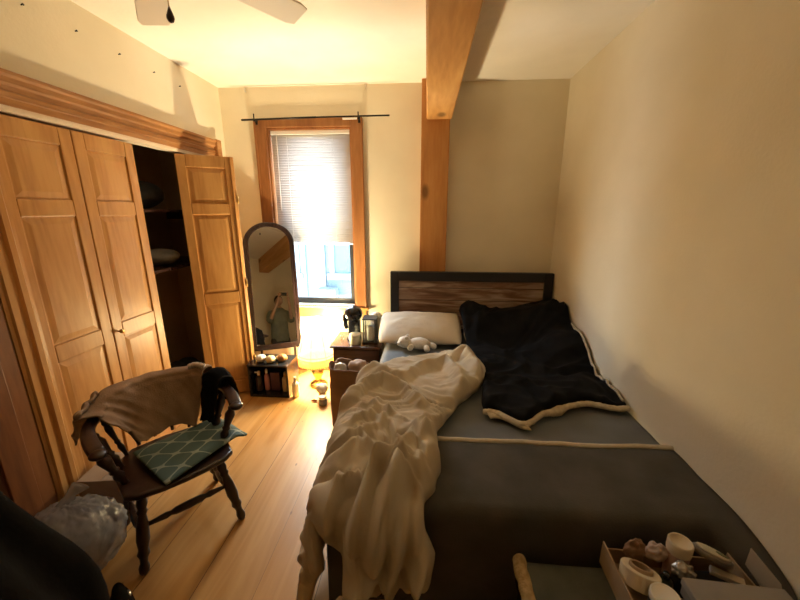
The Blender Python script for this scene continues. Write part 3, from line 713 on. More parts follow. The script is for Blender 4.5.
# charcoal blanket over the foot of the bed, cream edge
def footb(u, v, lift=0):
    """v = 0 at the cream edge, 1 at the hem hanging off the foot; u across"""
    a = (BX0-.03) + (BX1-BX0+.03)*u
    s = v*.86; L0 = 1.60-BYF
    if s < L0-.05: y, z = 1.60-s, BZ
    elif s < L0+.06:
        t = (s-(L0-.05))/.11*pi/2; y, z = BYF+.035-.05*sin(t)-.015, BZ-.05*(1-cos(t))
    else: y, z = BYF-.03-.012*(s-L0)*4, BZ-.05-(s-L0-.06)
    w = .010*nz(a*3,s*5,2)+.006*nz(a*9,s*7,5)
    edge = sm(.9,1,u)+sm(.06,0,u)
    if y > BYF+.02: z += .008 + w*.9 ; y += .012*nz(a*2.2,0,7)*(1-v)
    else: y += -.012 - abs(w)*1.4*sm(0,.25,s-L0) ; 
    if u < .02: z -= .03
    if s > L0-.05: y -= .22*sm(.91,1,u)*sm(L0-.05,L0+.12,s)
    return (min(a,1.247), y, z+lift)
fb = thing('foot_blanket', (0,0,0), 'charcoal blanket spread over the foot of the bed', 'blanket')
MB().grid(footb, 70, 60).build('cloth', M['foot_blanket'], fb, smooth=True, solid=.006, offset=1)
pts = [Vector(footb(i/60, 0)) + Vector((0,.006,.012)) for i in range(61)]
tag(MB().tube(pts, [.012]*61, 10, flat=.5).build('binding', M['stripe'], fb, smooth=True), 'cream edge band across the bed')

# ------------------------------------------------------------------ pillows, toy
def pillow(name, loc, rot, L_, W_, H_, mat, label, seed, cat='pillow'):
    b = MB()
    for s in (1,-1):
        def f(u, v, s=s):
            x, y = (u*2-1), (v*2-1)
            p = (max(0,(1-abs(x)**2.3))*max(0,(1-abs(y)**1.9)))**.62
            cx = x*L_/2*(1-.06*abs(y)**4*abs(x)**4); cy = y*W_/2*(1-.07*(1-abs(x))*abs(y)**6)
            w = .014*nz(x*3+seed,y*3,s)+.006*nz(x*9+seed,y*9,s)
            return (cx, cy, s*(H_/2*p) + w*p)
        b.grid(f, 36, 26)
    o = b.build(name, mat, None, smooth=True); o.location = loc; o.rotation_euler = rot
    bm = bmesh.new(); bm.from_mesh(o.data); bmesh.ops.remove_doubles(bm, verts=bm.verts, dist=.0008); bmesh.ops.recalc_face_normals(bm, faces=bm.faces); bm.to_mesh(o.data); bm.free()
    o.data.polygons.foreach_set('use_smooth', [True]*len(o.data.polygons))
    return tag(o, label, cat)
pillow('pillow', (-.045,3.13,.690), (R(20),0,R(1)), .76,.46,.20, M['pillow'], 'natural linen pillow at the open side of the bed', 1)
pillow('pillow', (.70,3.17,.70), (R(24),R(1),R(-2)), .68,.44,.19, M['pillow'], 'pillow mostly hidden under the black plush blanket', 5)

ty = thing('plush_toy', (-.045, 2.865, .572), 'small white plush toy lying in front of the linen pillow', 'plush toy', rz=R(-8))
b = MB().ell((0,0,.062), (.095,.055,.052), 20, 14, lambda d: 1+.06*nz(d.x*4,d.y*4,d.z*4)); b.build('body', M['plush_white'], ty, smooth=True)
b = MB().ell((-.125,-.015,.070), (.060,.052,.052), 20, 14, lambda d: 1+.05*nz(d.x*4,d.y*4,d.z*4)); hd_ = b.build('head', M['plush_white'], ty, smooth=True)
for sy in (-.03,.03): MB().ell((-.105,sy-.015,.118), (.018,.010,.016), 12, 8).build('ear', M['plush_white'], hd_, smooth=True)
MB().ell((-.165,-.04,.062), (.026,.024,.022), 12, 8).build('muzzle', M['plush_white'], hd_, smooth=True)
MB().ell((-.187,-.052,.066), (.006,.006,.005), 8, 6).build('nose', M['black_plastic'], hd_, smooth=True)
for e in ((-.152,-.062,.086),(-.172,-.025,.088)): MB().ell(e, (.005,.005,.005), 8, 6).build('eye', M['black_plastic'], hd_, smooth=True)
for p in (((-.06,-.03,.05),(-.075,-.085,.028)),((.06,-.03,.05),(.085,-.09,.028)),((.08,.02,.05),(.15,.01,.03)),((-.05,.03,.05),(-.06,.08,.028))):
    MB().tube([p[0], tuple((Vector(p[0])+Vector(p[1]))/2+Vector((0,0,.006))), p[1]], [.026,.028,.024], 12).build('leg', M['plush_white'], ty, smooth=True, sub=1)


# ------------------------------------------------------------------ beige duvet bunched on the open side of the bed
# coordinates along the cloth: a across (falls over the side below -.38), s along (hangs off the foot above 0)
DV_RIDGES = [
 (0.057,0.025,[(-0.209, -0.012), (-0.142, -0.066), (-0.062, -0.13)]),
 (0.057,0.025,[(-0.267, 0.078), (-0.19, -0.023), (-0.101, -0.043), (-0.025, -0.058)]),
 (0.053,0.023,[(-0.168, 0.056), (-0.082, 0.011), (-0.002, -0.032)]),
 (0.057,0.027,[(-0.303, 0.266), (-0.211, 0.197), (-0.11, 0.138)]),
 (0.057,0.027,[(-0.315, -0.028), (-0.266, -0.068), (-0.228, -0.052)]),
 (0.057,0.027,[(-0.05, 0.243), (-0.003, 0.164), (0.034, 0.088)]),
 (.075,.11,[(.03,-.36),(-.09,-.1),(-.16,.15),(-.18,.33)]),
 (.05,.06,[(-.42,-.38),(-.48,-.15),(-.54,.05)]),
 (.05,.06,[(-.62,-.45),(-.68,-.2),(-.72,.02)]),
 (.05,.06,[(-.82,-.3),(-.86,-.05)]),
 (0.078,0.035,[(-0.461, -0.508), (-0.444, -0.656), (-0.417, -0.652), (-0.382, -0.784), (-0.25, -0.884), (-0.116, -0.804), (-0.019, -0.639)]),
 (0.078,0.05,[(-0.387, -1.029), (-0.335, -1.021), (-0.19, -0.944)]),
 (0.065,0.05,[(-0.145, -0.961), (0.006, -1.157), (0.153, -1.253), (0.233, -1.063), (0.234, -0.793)]),
 (0.078,0.045,[(0.211, -1.349), (0.318, -1.357), (0.376, -1.12)]),
 (0.035,0.03,[(0.18, -0.643), (0.047, -0.478), (-0.053, -0.352), (-0.14, -0.214)]),
 (0.03,0.025,[(0.089, -0.472), (0.011, -0.341), (-0.082, -0.246)]),
 (0.03,0.02,[(-0.349, -0.603), (-0.214, -0.572), (-0.103, -0.503)]),
 (0.03,0.02,[(-0.399, -0.392), (-0.296, -0.489), (-0.251, -0.643)]),
 (0.028,0.018,[(-0.238, -0.387), (-0.226, -0.494), (-0.177, -0.596)]),
 (0.03,0.02,[(-0.407, -0.222), (-0.347, -0.315), (-0.258, -0.386)]),
 (0.03,0.022,[(-0.377, -0.157), (-0.303, -0.244), (-0.207, -0.237)]),
 (0.03,0.025,[(-0.367, -0.049), (-0.313, -0.111), (-0.229, -0.082)]),
 (0.03,0.02,[(-0.354, -0.025), (-0.294, -0.048), (-0.253, -0.004)]),
 (0.04,0.03,[(0.011, -0.341), (-0.102, -0.203), (-0.168, -0.075), (-0.205, -0.054)]),
 (0.03,0.03,[(0.044, -0.255), (-0.017, -0.086), (-0.063, -0.064)]),
 (0.03,0.03,[(-0.279, 0.065), (-0.296, 0.189), (-0.288, 0.317)]),
 (0.025,0.03,[(-0.19, -0.013), (-0.218, 0.157), (-0.214, 0.336)]),
 (0.025,0.03,[(-0.075, -0.045), (-0.114, 0.149), (-0.132, 0.355)]),
 (0.045,0.04,[(0.01, 0.018), (0.027, 0.112), (-0.002, 0.239)]),
]
DV_CREASES = [
 (.038,.014,[(-0.197, 0.018), (-0.13, -0.036), (-0.05, -0.1)]),
 (.038,.014,[(-0.255, 0.108), (-0.178, 0.007), (-0.089, -0.013), (-0.013, -0.028)]),
 (.038,.014,[(-0.156, 0.086), (-0.07, 0.041), (0.01, -0.002)]),
 (.038,.014,[(-0.291, 0.296), (-0.199, 0.227), (-0.098, 0.168)]),
 (.038,.014,[(-0.303, 0.002), (-0.254, -0.038), (-0.216, -0.022)]),
 (.038,.014,[(-0.038, 0.273), (0.009, 0.194), (0.046, 0.118)]),
 (.04,.015,[(-.30,-.30),(-.40,-.22),(-.50,-.20)]),
 (.04,.015,[(-.28,-.12),(-.38,-.08),(-.50,-.12)]),
 (.035,.014,[(-.42,.02),(-.55,-.02),(-.66,-.06)]),
 (.035,.014,[(-.05,-.36),(-.02,-.22),(.02,-.12)]),
 (.04,.015,[(-.13,.05),(-.15,.18),(-.13,.30)]),
 (.10,.035,[(-.10,-.36),(-.19,-.16),(-.27,-.02),(-.31,.10),(-.32,.3)]),
 (.05,.03,[(-.54,-.40),(-.58,-.18),(-.62,.0)]),
 (0.05,0.022,[(-0.17, -0.931), (-0.086, -0.831), (0.009, -0.695), (0.096, -0.669), (0.214, -0.711)]),
 (0.045,0.02,[(-0.39, -0.895), (-0.305, -0.949), (-0.18, -0.903)]),
 (0.05,0.025,[(-0.149, -0.22), (-0.194, -0.073), (-0.217, -0.006), (-0.269, 0.007), (-0.313, 0.116)]),
 (0.04,0.02,[(-0.014, -0.049), (-0.051, 0.095), (-0.082, 0.272), (-0.09, 0.361)]),
 (0.03,0.018,[(0.046, -0.425), (-0.037, -0.293), (-0.105, -0.244), (-0.165, -0.283)]),
 (0.035,0.02,[(-0.249, -0.322), (-0.185, -0.281), (-0.151, -0.329), (-0.185, -0.46)]),
]
DV_ROWS = [(-1.50,.17,.38),(-1.42,.00,.44),(-1.25,-.25,.46),(-1.10,-.43,.43),(-1.0,-.52,.38),(-.90,-.60,.30),(-.75,-.66,.20),(-.6,-.72,.12),(-.45,-.78,.075),(-.2,-.93,.085),(-.10,-.98,.05),(-.02,-1.0,.01),(.08,-1.0,.02),(.2,-.96,.06),(.3,-.86,.045),(.38,-.60,.0),(.44,-.36,-.06)]
def interp(rows, x, k):
    if x <= rows[0][0]: return rows[0][k]
    for p, q in zip(rows[:-1], rows[1:]):
        if x <= q[0]:
            t = (x-p[0])/(q[0]-p[0]); t = t*t*(3-2*t)*.5+t*.5
            return p[k]+(q[k]-p[k])*t
    return rows[-1][k]
def seg_d(px, py, line):
    best = 9; bt = 0; n = len(line)-1
    for i in range(n):
        ax, ay = line[i]; bx_, by_ = line[i+1]; dx, dy = bx_-ax, by_-ay
        t = max(0, min(1, ((px-ax)*dx+(py-ay)*dy)/(dx*dx+dy*dy+1e-9)))
        d = math.hypot(px-ax-t*dx, py-ay-t*dy)
        if d < best: best = d; bt = (i+t)/n
    return best, bt
def dv_h(a, s, e):
    """thickness of the bunched cloth; e = distance to its outline"""
    wa = a+.030*nz(a*6,s*6,1); ws = s+.030*nz(a*6,s*6,9)
    h = .075+.030*nz(a*4,s*3,5)
    for A, w, ln in DV_RIDGES:
        d, t = seg_d(wa, ws, ln)
        if d < w*3.2: h += A*1.15*(.5*math.exp(-(d/w)**2)+.5*max(0,1-d/(w*1.5)))*(.55+.45*sin(pi*min(1,max(0,t*.9+.05))))
    for A, w, ln in DV_CREASES:
        d, t = seg_d(wa, ws, ln)
        if d < w*3.2: h -= A*1.15*(.4*math.exp(-(d/w)**2)+.6*max(0,1-d/(w*1.3)))*(.6+.4*sin(pi*t))
    # wrinkles: across near the head, obliquely down towards the floor further on
    th = R(62)*sm(-.85,-.35,s)+R(12)+R(25)*nz(a*2.5,s*2.5,21)
    al, ac = a*cos(th)+s*sin(th), -a*sin(th)+s*cos(th)
    n1 = nz(ac*9+1.1*nz(a*5,s*5,3), al*2.6, 2); h += (.022+.020*sm(-.45,-.2,s))*(1-min(1,math.sqrt(n1*n1+.002)*3.0))
    n2 = nz(ac*17+1.3*nz(a*7,s*7,7), al*4.5, 12); h += .010*(1-min(1,math.sqrt(n2*n2+.002)*3))
    n3 = nz(ac*30, al*9, 31); h += .003*n3
    h -= .012
    k = min(1, e/.075); return max(.012, h)*math.sqrt(max(0, 1-(1-k)**2))*(1-.5*sm(-.36,-.44,a))
def dv_base(a, s):
    dl = max(0, -.375-a); df = max(0, s); d = math.hypot(dl, df)
    zt = BZ+.016; rr = .05
    x = max(a, -.375); y = YFD-s if s < 0 else YFD
    if d < 1e-6: return Vector((x,y,zt)), Vector((0,0,1))
    ux, uy = -dl/d, -df/d
    bend = min(1, d/(rr*pi/2)); th = bend*pi/2
    out = rr*sin(th); dn = rr*(1-cos(th))
    rest = max(0, d-rr*pi/2)
    fl = (.13*(dl/d)*sm(-.7,-.1,s)+.02)*rest
    out += fl; dn += rest*.97
    z = zt-dn
    nrm = Vector((ux*sin(th), uy*sin(th), cos(th)))
    if z < .02:
        ex = .02-z; z = .02; out += ex*.8; nrm = Vector((ux*.5,uy*.5,1)).normalized()
    return Vector((x+ux*out, y+uy*out, z)), nrm
YFD = 1.165
def duvet(u, v):
    s = -1.50+(1.50+.33-.24*math.exp(-((u-.55)/.07)**2)-.06*sm(.5,.1,u))*v + .03*nz(u*3,1.5)*v
    L_, R_ = interp(DV_ROWS, s, 1), interp(DV_ROWS, s, 2)
    L_ += .022*nz(s*7,3.3); R_ += .022*nz(s*7,8.1)
    a = L_+(R_-L_)*u
    e = min((a-L_), (R_-a), (s+1.50)*1.1+.0, (1-v)*1.8*1.1)
    p, n = dv_base(a, s)
    return tuple(p+n*dv_h(a, s, max(0,e)))
dvo = MB().grid(duvet, 150, 190).build('duvet', M['duvet'], None, smooth=True, solid=.006, offset=-1)
tag(dvo, 'rumpled beige duvet bunched over the open side and foot of the bed', 'duvet')

# ------------------------------------------------------------------ black plush blanket over the head of the bed
BK_ROWS = [(1.80,.46,.60),(1.86,.37,1.0),(1.98,.36,1.235),(2.3,.40,1.238),(2.8,.37,1.238),(3.3,.33,1.238),(3.36,.36,1.22)]
def bk(u, v):
    l0 = 1.885-.10*math.exp(-((u-.22)/.13)**2)+.115*sm(.42,.62,u)-.015*sm(.8,1,u)+.018*sin(u*19)
    y = l0+(3.375-l0)*v
    lx = interp(BK_ROWS, y, 1)+.02*nz(y*5,2.2)
    if y < 1.98: lx = .36+.02*nz(y*5,2.2)
    x = lx+(1.232-lx)*u
    up = .215*sm(2.80,3.14,y)*(1-.25*sm(.35,.0,u)*(1-v)); up += .045*math.exp(-((x-.45)/.10)**2)*sm(3.1,3.3,y)
    wallp = .14*sm(.85,1.15,x)*sm(2.35,2.75,y)*(1-sm(2.95,3.3,y)*.45)
    h = .030+.022*nz(x*4,y*4,2)
    q = x*.7+y*.7; r = x*.7-y*.7
    h += .022*(1-abs(nz(q*6+nz(x*3,y*3,4)*1.5, r*2.4, 6))*2.4)
    h += .018*(1-abs(nz(r*7+nz(x*3,y*3,8)*1.5, q*3, 16))*2.4)
    h += .05*math.exp(-((x-.80)/.05)**2)*sm(2.25,1.95,y)
    h += .035*math.exp(-((y-2.62-.15*x)/.10)**2)*sm(.4,.6,u)
    e = min(u*(1.236-lx), v*(3.375-l0), (1-v)*1.2)
    k = math.sqrt(max(0,1-(1-min(1,e/.045))**2))
    return (x, y, BZ+.012+up+wallp+max(.014,h)*k)
bkt = thing('plush_blanket', (0,0,0), 'black plush blanket with cream edge over the head of the bed by the wall', 'blanket')
MB().grid(bk, 90, 120).build('cloth', M['black_plush'], bkt, smooth=True, solid=.008, offset=-1)
pts = [Vector(bk(i/90,0))+Vector((0,-.004,.007+.004*nz(i*.5,2))) for i in range(91)]
rad = [.012+.008*sm(.0,.2,abs(.5-i/90)) *0+ .014*math.exp(-((i/90-.50)/.05)**2)+.003*nz(i*.7,4) for i in range(91)]
b = MB().tube(pts, rad, 10, flat=.7)
def flap(u, v):
    p = Vector(bk(u*.24,0)); q = Vector((.03, -.045*(1-.3*u), 0))
    return tuple(p+q*v+Vector((0,0,.010*sin(pi*v)-.012*v)))
b.grid(flap, 16, 6)
tag(b.build('sherpa_edge', M['sherpa'], bkt, smooth=True, solid=.006, offset=1), 'cream fleecy edge turned over at the corner')
pts = [Vector(bk(.995,.03+.62*i/60))+Vector((-.003,0,.008+.01*nz(i*.35,6))) for i in range(61)]
tag(MB().tube(pts, [.008+.003*nz(i*.9,3) for i in range(61)], 8).build('sherpa_edge', M['sherpa'], bkt, smooth=True), 'cream fleecy edge along the wall')


# ------------------------------------------------------------------ bench at the foot of the bed and the tray on it
bn_ = thing('bench', (.75, .82, 0), 'dark bench at the foot of the bed under a grey green blanket', 'bench')
MB().box(-.38,.38,-.28,.27,.34,.395).build('seat', M['dark_wood_x'], bn_, bevel=.005)
for x in (-.345,.345):
    for y in (-.24,.23): MB().box(x-.025,x+.025,y-.025,y+.025,.001,.34).build('leg', M['dark_wood'], bn_, bevel=.003)
for y in (.22,-.25): MB().box(-.32,.32,y,y+.02,.10,.14).build('stretcher', M['dark_wood_x'], bn_)
gb = thing('folded_blanket', (.75,.82,.396), 'folded grey green plush blanket with a tan fleece edge on the bench', 'blanket')
def gbf(u, v):
    x = -.375+.75*u; y = -.29+.585*v
    e = min(u*.75, (1-u)*.75, v*.585, (1-v)*.585)
    return (x, y, .038 - .032*(1-min(1,e/.03))**2 + .006*nz(x*6,y*6,3))
MB().grid(gbf, 50, 40).build('cloth', M['green_plush'], gb, smooth=True, solid=.03)
pts = [(-.368+.006*nz(i*.4,1), .30-.59*i/40, .030+.006*nz(i*.3,5)) for i in range(41)]
b = MB().tube(pts, [.026*(1+.16*nz(i*.9,2.5)) for i in range(41)], 12)
tag(b.build('fleece_edge', M['tan_fleece'], gb, smooth=True, sub=1), 'fuzzy tan fleece edge')

TZ = .436
tr = thing('cardboard_tray', (.898, .865, TZ), 'cardboard tray full of small odds and ends beside the wall', 'tray', rz=R(-2))
tx, ty_, th = .218, .245, .10
b = MB().box(-tx,tx,-ty_,ty_,.0,.004).box(-tx,-tx+.005,-ty_,ty_,.004,th).box(tx-.005,tx,-ty_,ty_,.004,th).box(-tx+.005,tx-.005,ty_-.005,ty_,.004,th-.03).box(-tx+.005,tx-.005,-ty_,-ty_+.005,.004,th)
b.build('tray', M['card'], tr, bevel=.001)
M['cream_paper'] = noisy('cream_paper', (.62,.54,.40), (.68,.60,.46), 20, .8)
rl = thing('tape_roll', (.758, 1.000, TZ+.085), 'wide cream roll of tape at the corner of the cardboard tray', 'tape roll', rot=(R(-20),R(14),0))
MB().add(*arch_ring([(.060*cos(2*pi*i/36), .060*sin(2*pi*i/36)) for i in range(36)], [(.036*cos(2*pi*i/36), .036*sin(2*pi*i/36)) for i in range(36)], -.026, .026)).xf(Matrix.Rotation(R(90),4,'X')).build('tape', M['cream_paper'], rl, bevel=.003)
MB().add(*arch_ring([(.0355*cos(2*pi*i/36), .0355*sin(2*pi*i/36)) for i in range(36)], [(.027*cos(2*pi*i/36), .027*sin(2*pi*i/36)) for i in range(36)], -.036, .036)).xf(Matrix.Rotation(R(90),4,'X')).build('core', M['card'], rl, bevel=.002)
jl = thing('cosmetic_jar', (.782, .910, TZ+.005), 'round white lidded jar at the front of the cardboard tray', 'jar')
MB().lathe([(.038,0),(.042,.008),(.042,.092),(.038,.098)], n=28).build('body', plain('jar_dark',(.03,.025,.03),.3), jl, smooth=True)
MB().lathe([(.041,.096),(.043,.100),(.043,.118),(.040,.123),(.036,.120),(.033,.118)], n=28).build('lid', M['white_plastic'], jl, smooth=True)
tu = thing('cosmetic_tub', (.918, 1.062, TZ+.005), 'cream and pink tub standing tallest in the cardboard tray', 'tub')
MB().lathe([(.032,0),(.034,.006),(.035,.130),(.032,.134)], n=26).build('body', plain('dusty_pink',(.42,.27,.23),.45), tu, smooth=True)
MB().lathe([(.037,.132),(.038,.137),(.038,.172),(.035,.177),(.031,.174),(.028,.166)], n=26).build('lid', plain('cream_lid2',(.66,.58,.44),.4), tu, smooth=True)
cp = thing('compact', (1.020, 1.050, TZ+.128), 'open round compact with a cream lid tilted in the cardboard tray', 'compact', rot=(R(-18),R(22),0))
MB().lathe([(.056,0),(.062,.004),(.062,.018),(.056,.022)], n=30, sy=.82).build('case', plain('compact_case',(.16,.13,.11),.3), cp, smooth=True)
MB().lathe([(.052,.0225),(.052,.026),(.048,.027)], n=30, sy=.82).build('powder', plain('compact_cream',(.60,.54,.40),.5), cp, smooth=True)
tag(MB().lathe([(.018,.0272),(.018,.0285),(.014,.029)], .024,-.010, n=18).build('green_pan', plain('olive_pan',(.12,.14,.05),.5), cp, smooth=True), 'olive green spot on the powder')
bottle('bottle', (.845, 1.000, TZ+.005), .024, .105, plain('olive_bottle',(.05,.06,.035),.3), M['black_plastic'], 'dark olive bottle between the tape roll and the cream tub', 'bottle')
lump('crumpled_paper', (.858,1.078,TZ+.075), (.040,.026,.034), noisy('pink_tissue',(.52,.42,.40),(.60,.50,.47),12,.8), 'pinkish white crumpled tissue beside the pink tub in the cardboard tray', 'paper', 51, .4)
lump('crumpled_paper', (.785,1.085,TZ+.06), (.036,.020,.045), noisy('brown_tissue',(.26,.15,.09),(.32,.20,.13),12,.8), 'brown crumpled paper behind the tape roll in the cardboard tray', 'paper', 53, .4)
lump('foil_wrapper', (.905,1.010,TZ+.085), (.035,.024,.026), plain('foil',(.55,.53,.5),.25,.5), 'shiny crumpled foil between the jar lid and the compact', 'wrapper', 57, .45)
o = MB().box(-.10,.115,-.032,.028,0,.082).build('makeup_pouch', M['dark_cloth'], bevel=.02, seg=3); o.location = (.985,1.018,TZ+.005); tag(o, 'dark soft pouch under the compact in the cardboard tray', 'pouch')
o = MB().box(-.045,.045,-.014,.014,0,.016).build('slim_box', plain('white_box',(.60,.54,.44),.6), bevel=.002); o.location = (1.05,1.012,TZ+.089); o.rotation_euler = (0,0,R(-30)); tag(o, 'slim cream box lying near the wall end of the cardboard tray', 'box')
gbx = thing('grey_box', (.985,.765,TZ+.101), 'flat grey box lying across the front of the cardboard tray', 'box', rz=R(-3))
M['grey_board'] = plain('grey_board',(.20,.19,.185),.6)
MB().box(-.145,.145,-.17,.170,.0,.045).build('base', M['grey_board'], gbx, bevel=.003)
MB().box(-.148,.148,-.173,.173,.036,.062).build('lid', noisy('grey_lid',(.26,.245,.245),(.31,.295,.29),9,.55), gbx, bevel=.003)
cdp = MB().prism([(-.07,0),(.07,0),(.045,.11),(-.05,.15)], -.0015,.0015,'y').build('card', plain('cream_card',(.55,.48,.37),.6)); cdp.location = (1.19,1.02,TZ+.02); cdp.rotation_euler = (R(10),R(0),R(-80)); tag(cdp, 'cream card leaning between the tray and the wall', 'card')

# ------------------------------------------------------------------ armchair
CF = Vector((.738,-.675)); ch = thing('armchair', (-1.37,1.57,0), 'dark wooden captain\'s chair in front of the closet doors', 'chair', rz=math.atan2(CF.y, CF.x))
# local: +x is where the sitter faces, +y the sitter's left
SZ = .45
seatp = [(.225,-.20),(.245,-.10),(.25,0),(.245,.10),(.225,.20),(.19,.245),(0,.262),(-.14,.235),(-.215,.17),(-.235,0),(-.215,-.17),(-.14,-.235),(0,-.262),(.19,-.245)]
def offs(p, k): return [(x*k, y*k) for x, y in p]
b = MB()
n = len(seatp); vs = []; fs = []
for k, z in ((.93,SZ-.036),(1,SZ-.026),(1,SZ-.006),(.965,SZ),(.55,SZ-.010)):
    vs += [(x*k,y*k,z) for x,y in seatp]
for q in range(4):
    for e in range(n): fs.append((q*n+e,q*n+(e+1)%n,(q+1)*n+(e+1)%n,(q+1)*n+e))
fs += [tuple(range(n))[::-1], tuple(range(4*n,5*n))]
b.add(vs, fs).build('seat', M['chair_wood'], ch, smooth=True, bevel=.004)
def turned(p0, p1, prof, n=14):
    p0, p1 = Vector(p0), Vector(p1)
    return MB().tube([p0.lerp(p1, t) for t, r in prof], [r for t, r in prof], n)
legp = [(0,.017),(.08,.020),(.16,.026),(.22,.019),(.25,.025),(.29,.018),(.42,.027),(.58,.030),(.70,.022),(.76,.028),(.80,.020),(.86,.017),(.92,.024),(.97,.022),(1,.016)]
lg = {}
for nm, top, bot in (('fl',(.15,.175,SZ-.03),(.212,.243,.001)),('fr',(.15,-.175,SZ-.03),(.212,-.232,.001)),('bl',(-.13,.165,SZ-.03),(-.215,.235,.001)),('br',(-.13,-.165,SZ-.03),(-.203,-.262,.001))):
    turned(top, bot, legp).build('leg', M['chair_wood'], ch, smooth=True); lg[nm] = (Vector(top), Vector(bot))
strp = [(0,.010),(.12,.012),(.25,.017),(.30,.012),(.35,.019),(.5,.022),(.65,.019),(.70,.012),(.75,.017),(.88,.012),(1,.010)]
pt = lambda k, t: lg[k][0].lerp(lg[k][1], t)
turned(pt('fl',.44), pt('fr',.44), strp).build('stretcher', M['chair_wood'], ch, smooth=True)
a_, c_ = pt('fl',.6), pt('bl',.6); turned(a_, c_, strp).build('stretcher', M['chair_wood'], ch, smooth=True)
e_, f_ = pt('fr',.6), pt('br',.6); turned(e_, f_, strp).build('stretcher', M['chair_wood'], ch, smooth=True)
turned((pt('bl',.45)), (pt('br',.45)), strp).build('stretcher', M['chair_wood'], ch, smooth=True)
# bent arm and back rail
def rail(t):       # t -1..1 along the horseshoe
    a = t*R(112); x = -.045-.30*cos(a)*1.0; y = .318*sin(a)
    if abs(t) > .8: x += (abs(t)-.8)*.55
    return Vector((x, y, .705))
def rail_mesh(t0, t1, z0, z1, w0, nseg=48):
    vs = []; fs = []
    for i in range(nseg+1):
        t = t0+(t1-t0)*i/nseg; p = rail(t); d = (rail(t+.01)-rail(t-.01)).normalized(); nr = Vector((-d.y, d.x, 0))
        w = w0*(1+.15*sm(.72,.95,abs(t))); hb = z0; ht = z1(t) if callable(z1) else z1
        for a, zz in ((-w,hb),(w,hb),(w*1.05,(hb+ht)/2),(w,ht),(-w,ht),(-w*1.05,(hb+ht)/2)):
            q = p+nr*a; vs.append((q.x,q.y,zz))
    for i in range(nseg):
        for e in range(6): fs.append((i*6+e,i*6+(e+1)%6,(i+1)*6+(e+1)%6,(i+1)*6+e))
    fs += [tuple(range(6))[::-1], tuple(nseg*6+e for e in range(6))]
    return MB().add(vs, fs)
rail_mesh(-1,1,.692,.722,.026).build('arm_rail', M['chair_wood'], ch, smooth=True, bevel=.008)
for s in (-1,1):
    p = rail(s); MB().ell((p.x+.01,p.y,.706), (.040,.034,.019), 18, 10).build('arm_knob', M['chair_wood'], ch, smooth=True)
rail_mesh(-.62,.62,.725,lambda t: .735+.035*sm(.62,.35,abs(t)),.020).build('crest', M['chair_wood'], ch, smooth=True, bevel=.006)
spp = [(0,.012),(.12,.013),(.25,.020),(.33,.013),(.38,.019),(.42,.013),(.58,.019),(.70,.023),(.80,.014),(.85,.018),(.9,.012),(1,.011)]
for t in (-.93,-.72,-.5,-.3,-.1,.1,.3,.5,.72,.93):
    p = rail(t); f = Vector((p.x*.80+.0, p.y*.72, SZ-.004))
    big = abs(t) > .6
    turned((f.x,f.y,SZ-.008), (p.x,p.y,.692), [(k, r*(1.25 if big else .8)) for k, r in spp]).build('spindle', M['chair_wood'], ch, smooth=True)

# cushion cloth on the seat
cu = thing('seat_cushion', (-1.37,1.57,SZ+.001), 'grey green seat cushion with a pale lattice pattern on the dark chair', 'cushion', rz=math.atan2(CF.y, CF.x))
crn = [Vector((.262,-.085)), Vector((.075,.365)), Vector((-.185,.27)), Vector((-.13,-.165))]
def cuf(u, v, s):
    p = crn[0].lerp(crn[1],u).lerp(crn[3].lerp(crn[2],u), v)
    e = min(u,1-u)*.47; g = min(v,1-v)*.38; k = min(1,min(e,g)/.05); k = 1-(1-k)**2
    zz = .012+.014*k+.006*nz(p.x*8,p.y*8,2)*k if s > 0 else 0
    over = sm(.262,.36,p.y)
    return (p.x, p.y, zz - .035*over*over + (.002 if s<0 else 0))
b = MB().grid(lambda u,v: cuf(u,v,1), 40, 34)
b.build('cover', M['lattice'], cu, smooth=True, solid=.010)

# ------------------------------------------------------------------ things on the floor at the left
cb = thing('cardboard_box', (-1.83,1.66,0), 'plain cardboard box on the floor against the closet, behind the plastic bag', 'box', rz=R(8))
MB().box(-.13,.13,-.13,.12,.001,.27).build('carton', M['card'], cb, bevel=.003)
MB().box(-.128,.0,-.131,.119,.271,.274).box(.003,.128,-.131,.119,.271,.274).build('flap', M['card'], cb)
pg = thing('plastic_bag', (-1.70,1.235,0), 'shiny translucent plastic bag of things on the floor beside the chair', 'plastic bag', rz=R(35))
def pbag(d):
    return 1+.10*nz(d.x*2.2,d.y*2.2,d.z*2.2)+.10*abs(nz(d.x*5,d.y*5,d.z*5))+.08*abs(nz(d.x*9+3,d.y*9,d.z*9))+.05*abs(nz(d.x*19,d.y*19,d.z*19))
b = MB().ell((0,0,.19), (.205,.165,.195), 96, 64, pbag); b.v = [(x,y,max(z,.002)) for x,y,z in b.v]
b.build('film', M['film'], pg, smooth=True)
def pin(r): return lambda d: r*(1+.10*nz(d.x*2.2,d.y*2.2,d.z*2.2))
b = MB().ell((-.01,0,.165), (.175,.14,.155), 32, 20, pin(1)); b.v = [(x,y,max(z,.004)) for x,y,z in b.v]
b.build('contents', noisy('bag_contents',(.22,.225,.26),(.34,.34,.39),7,.5,.4,20), pg, smooth=True)
b = MB().tube([(.0,.03,.36),(.03,.05,.41),(.07,.06,.44)], [.05,.025,.05], 12, flat=.5); b.build('knotted_neck', M['film'], pg, smooth=True)

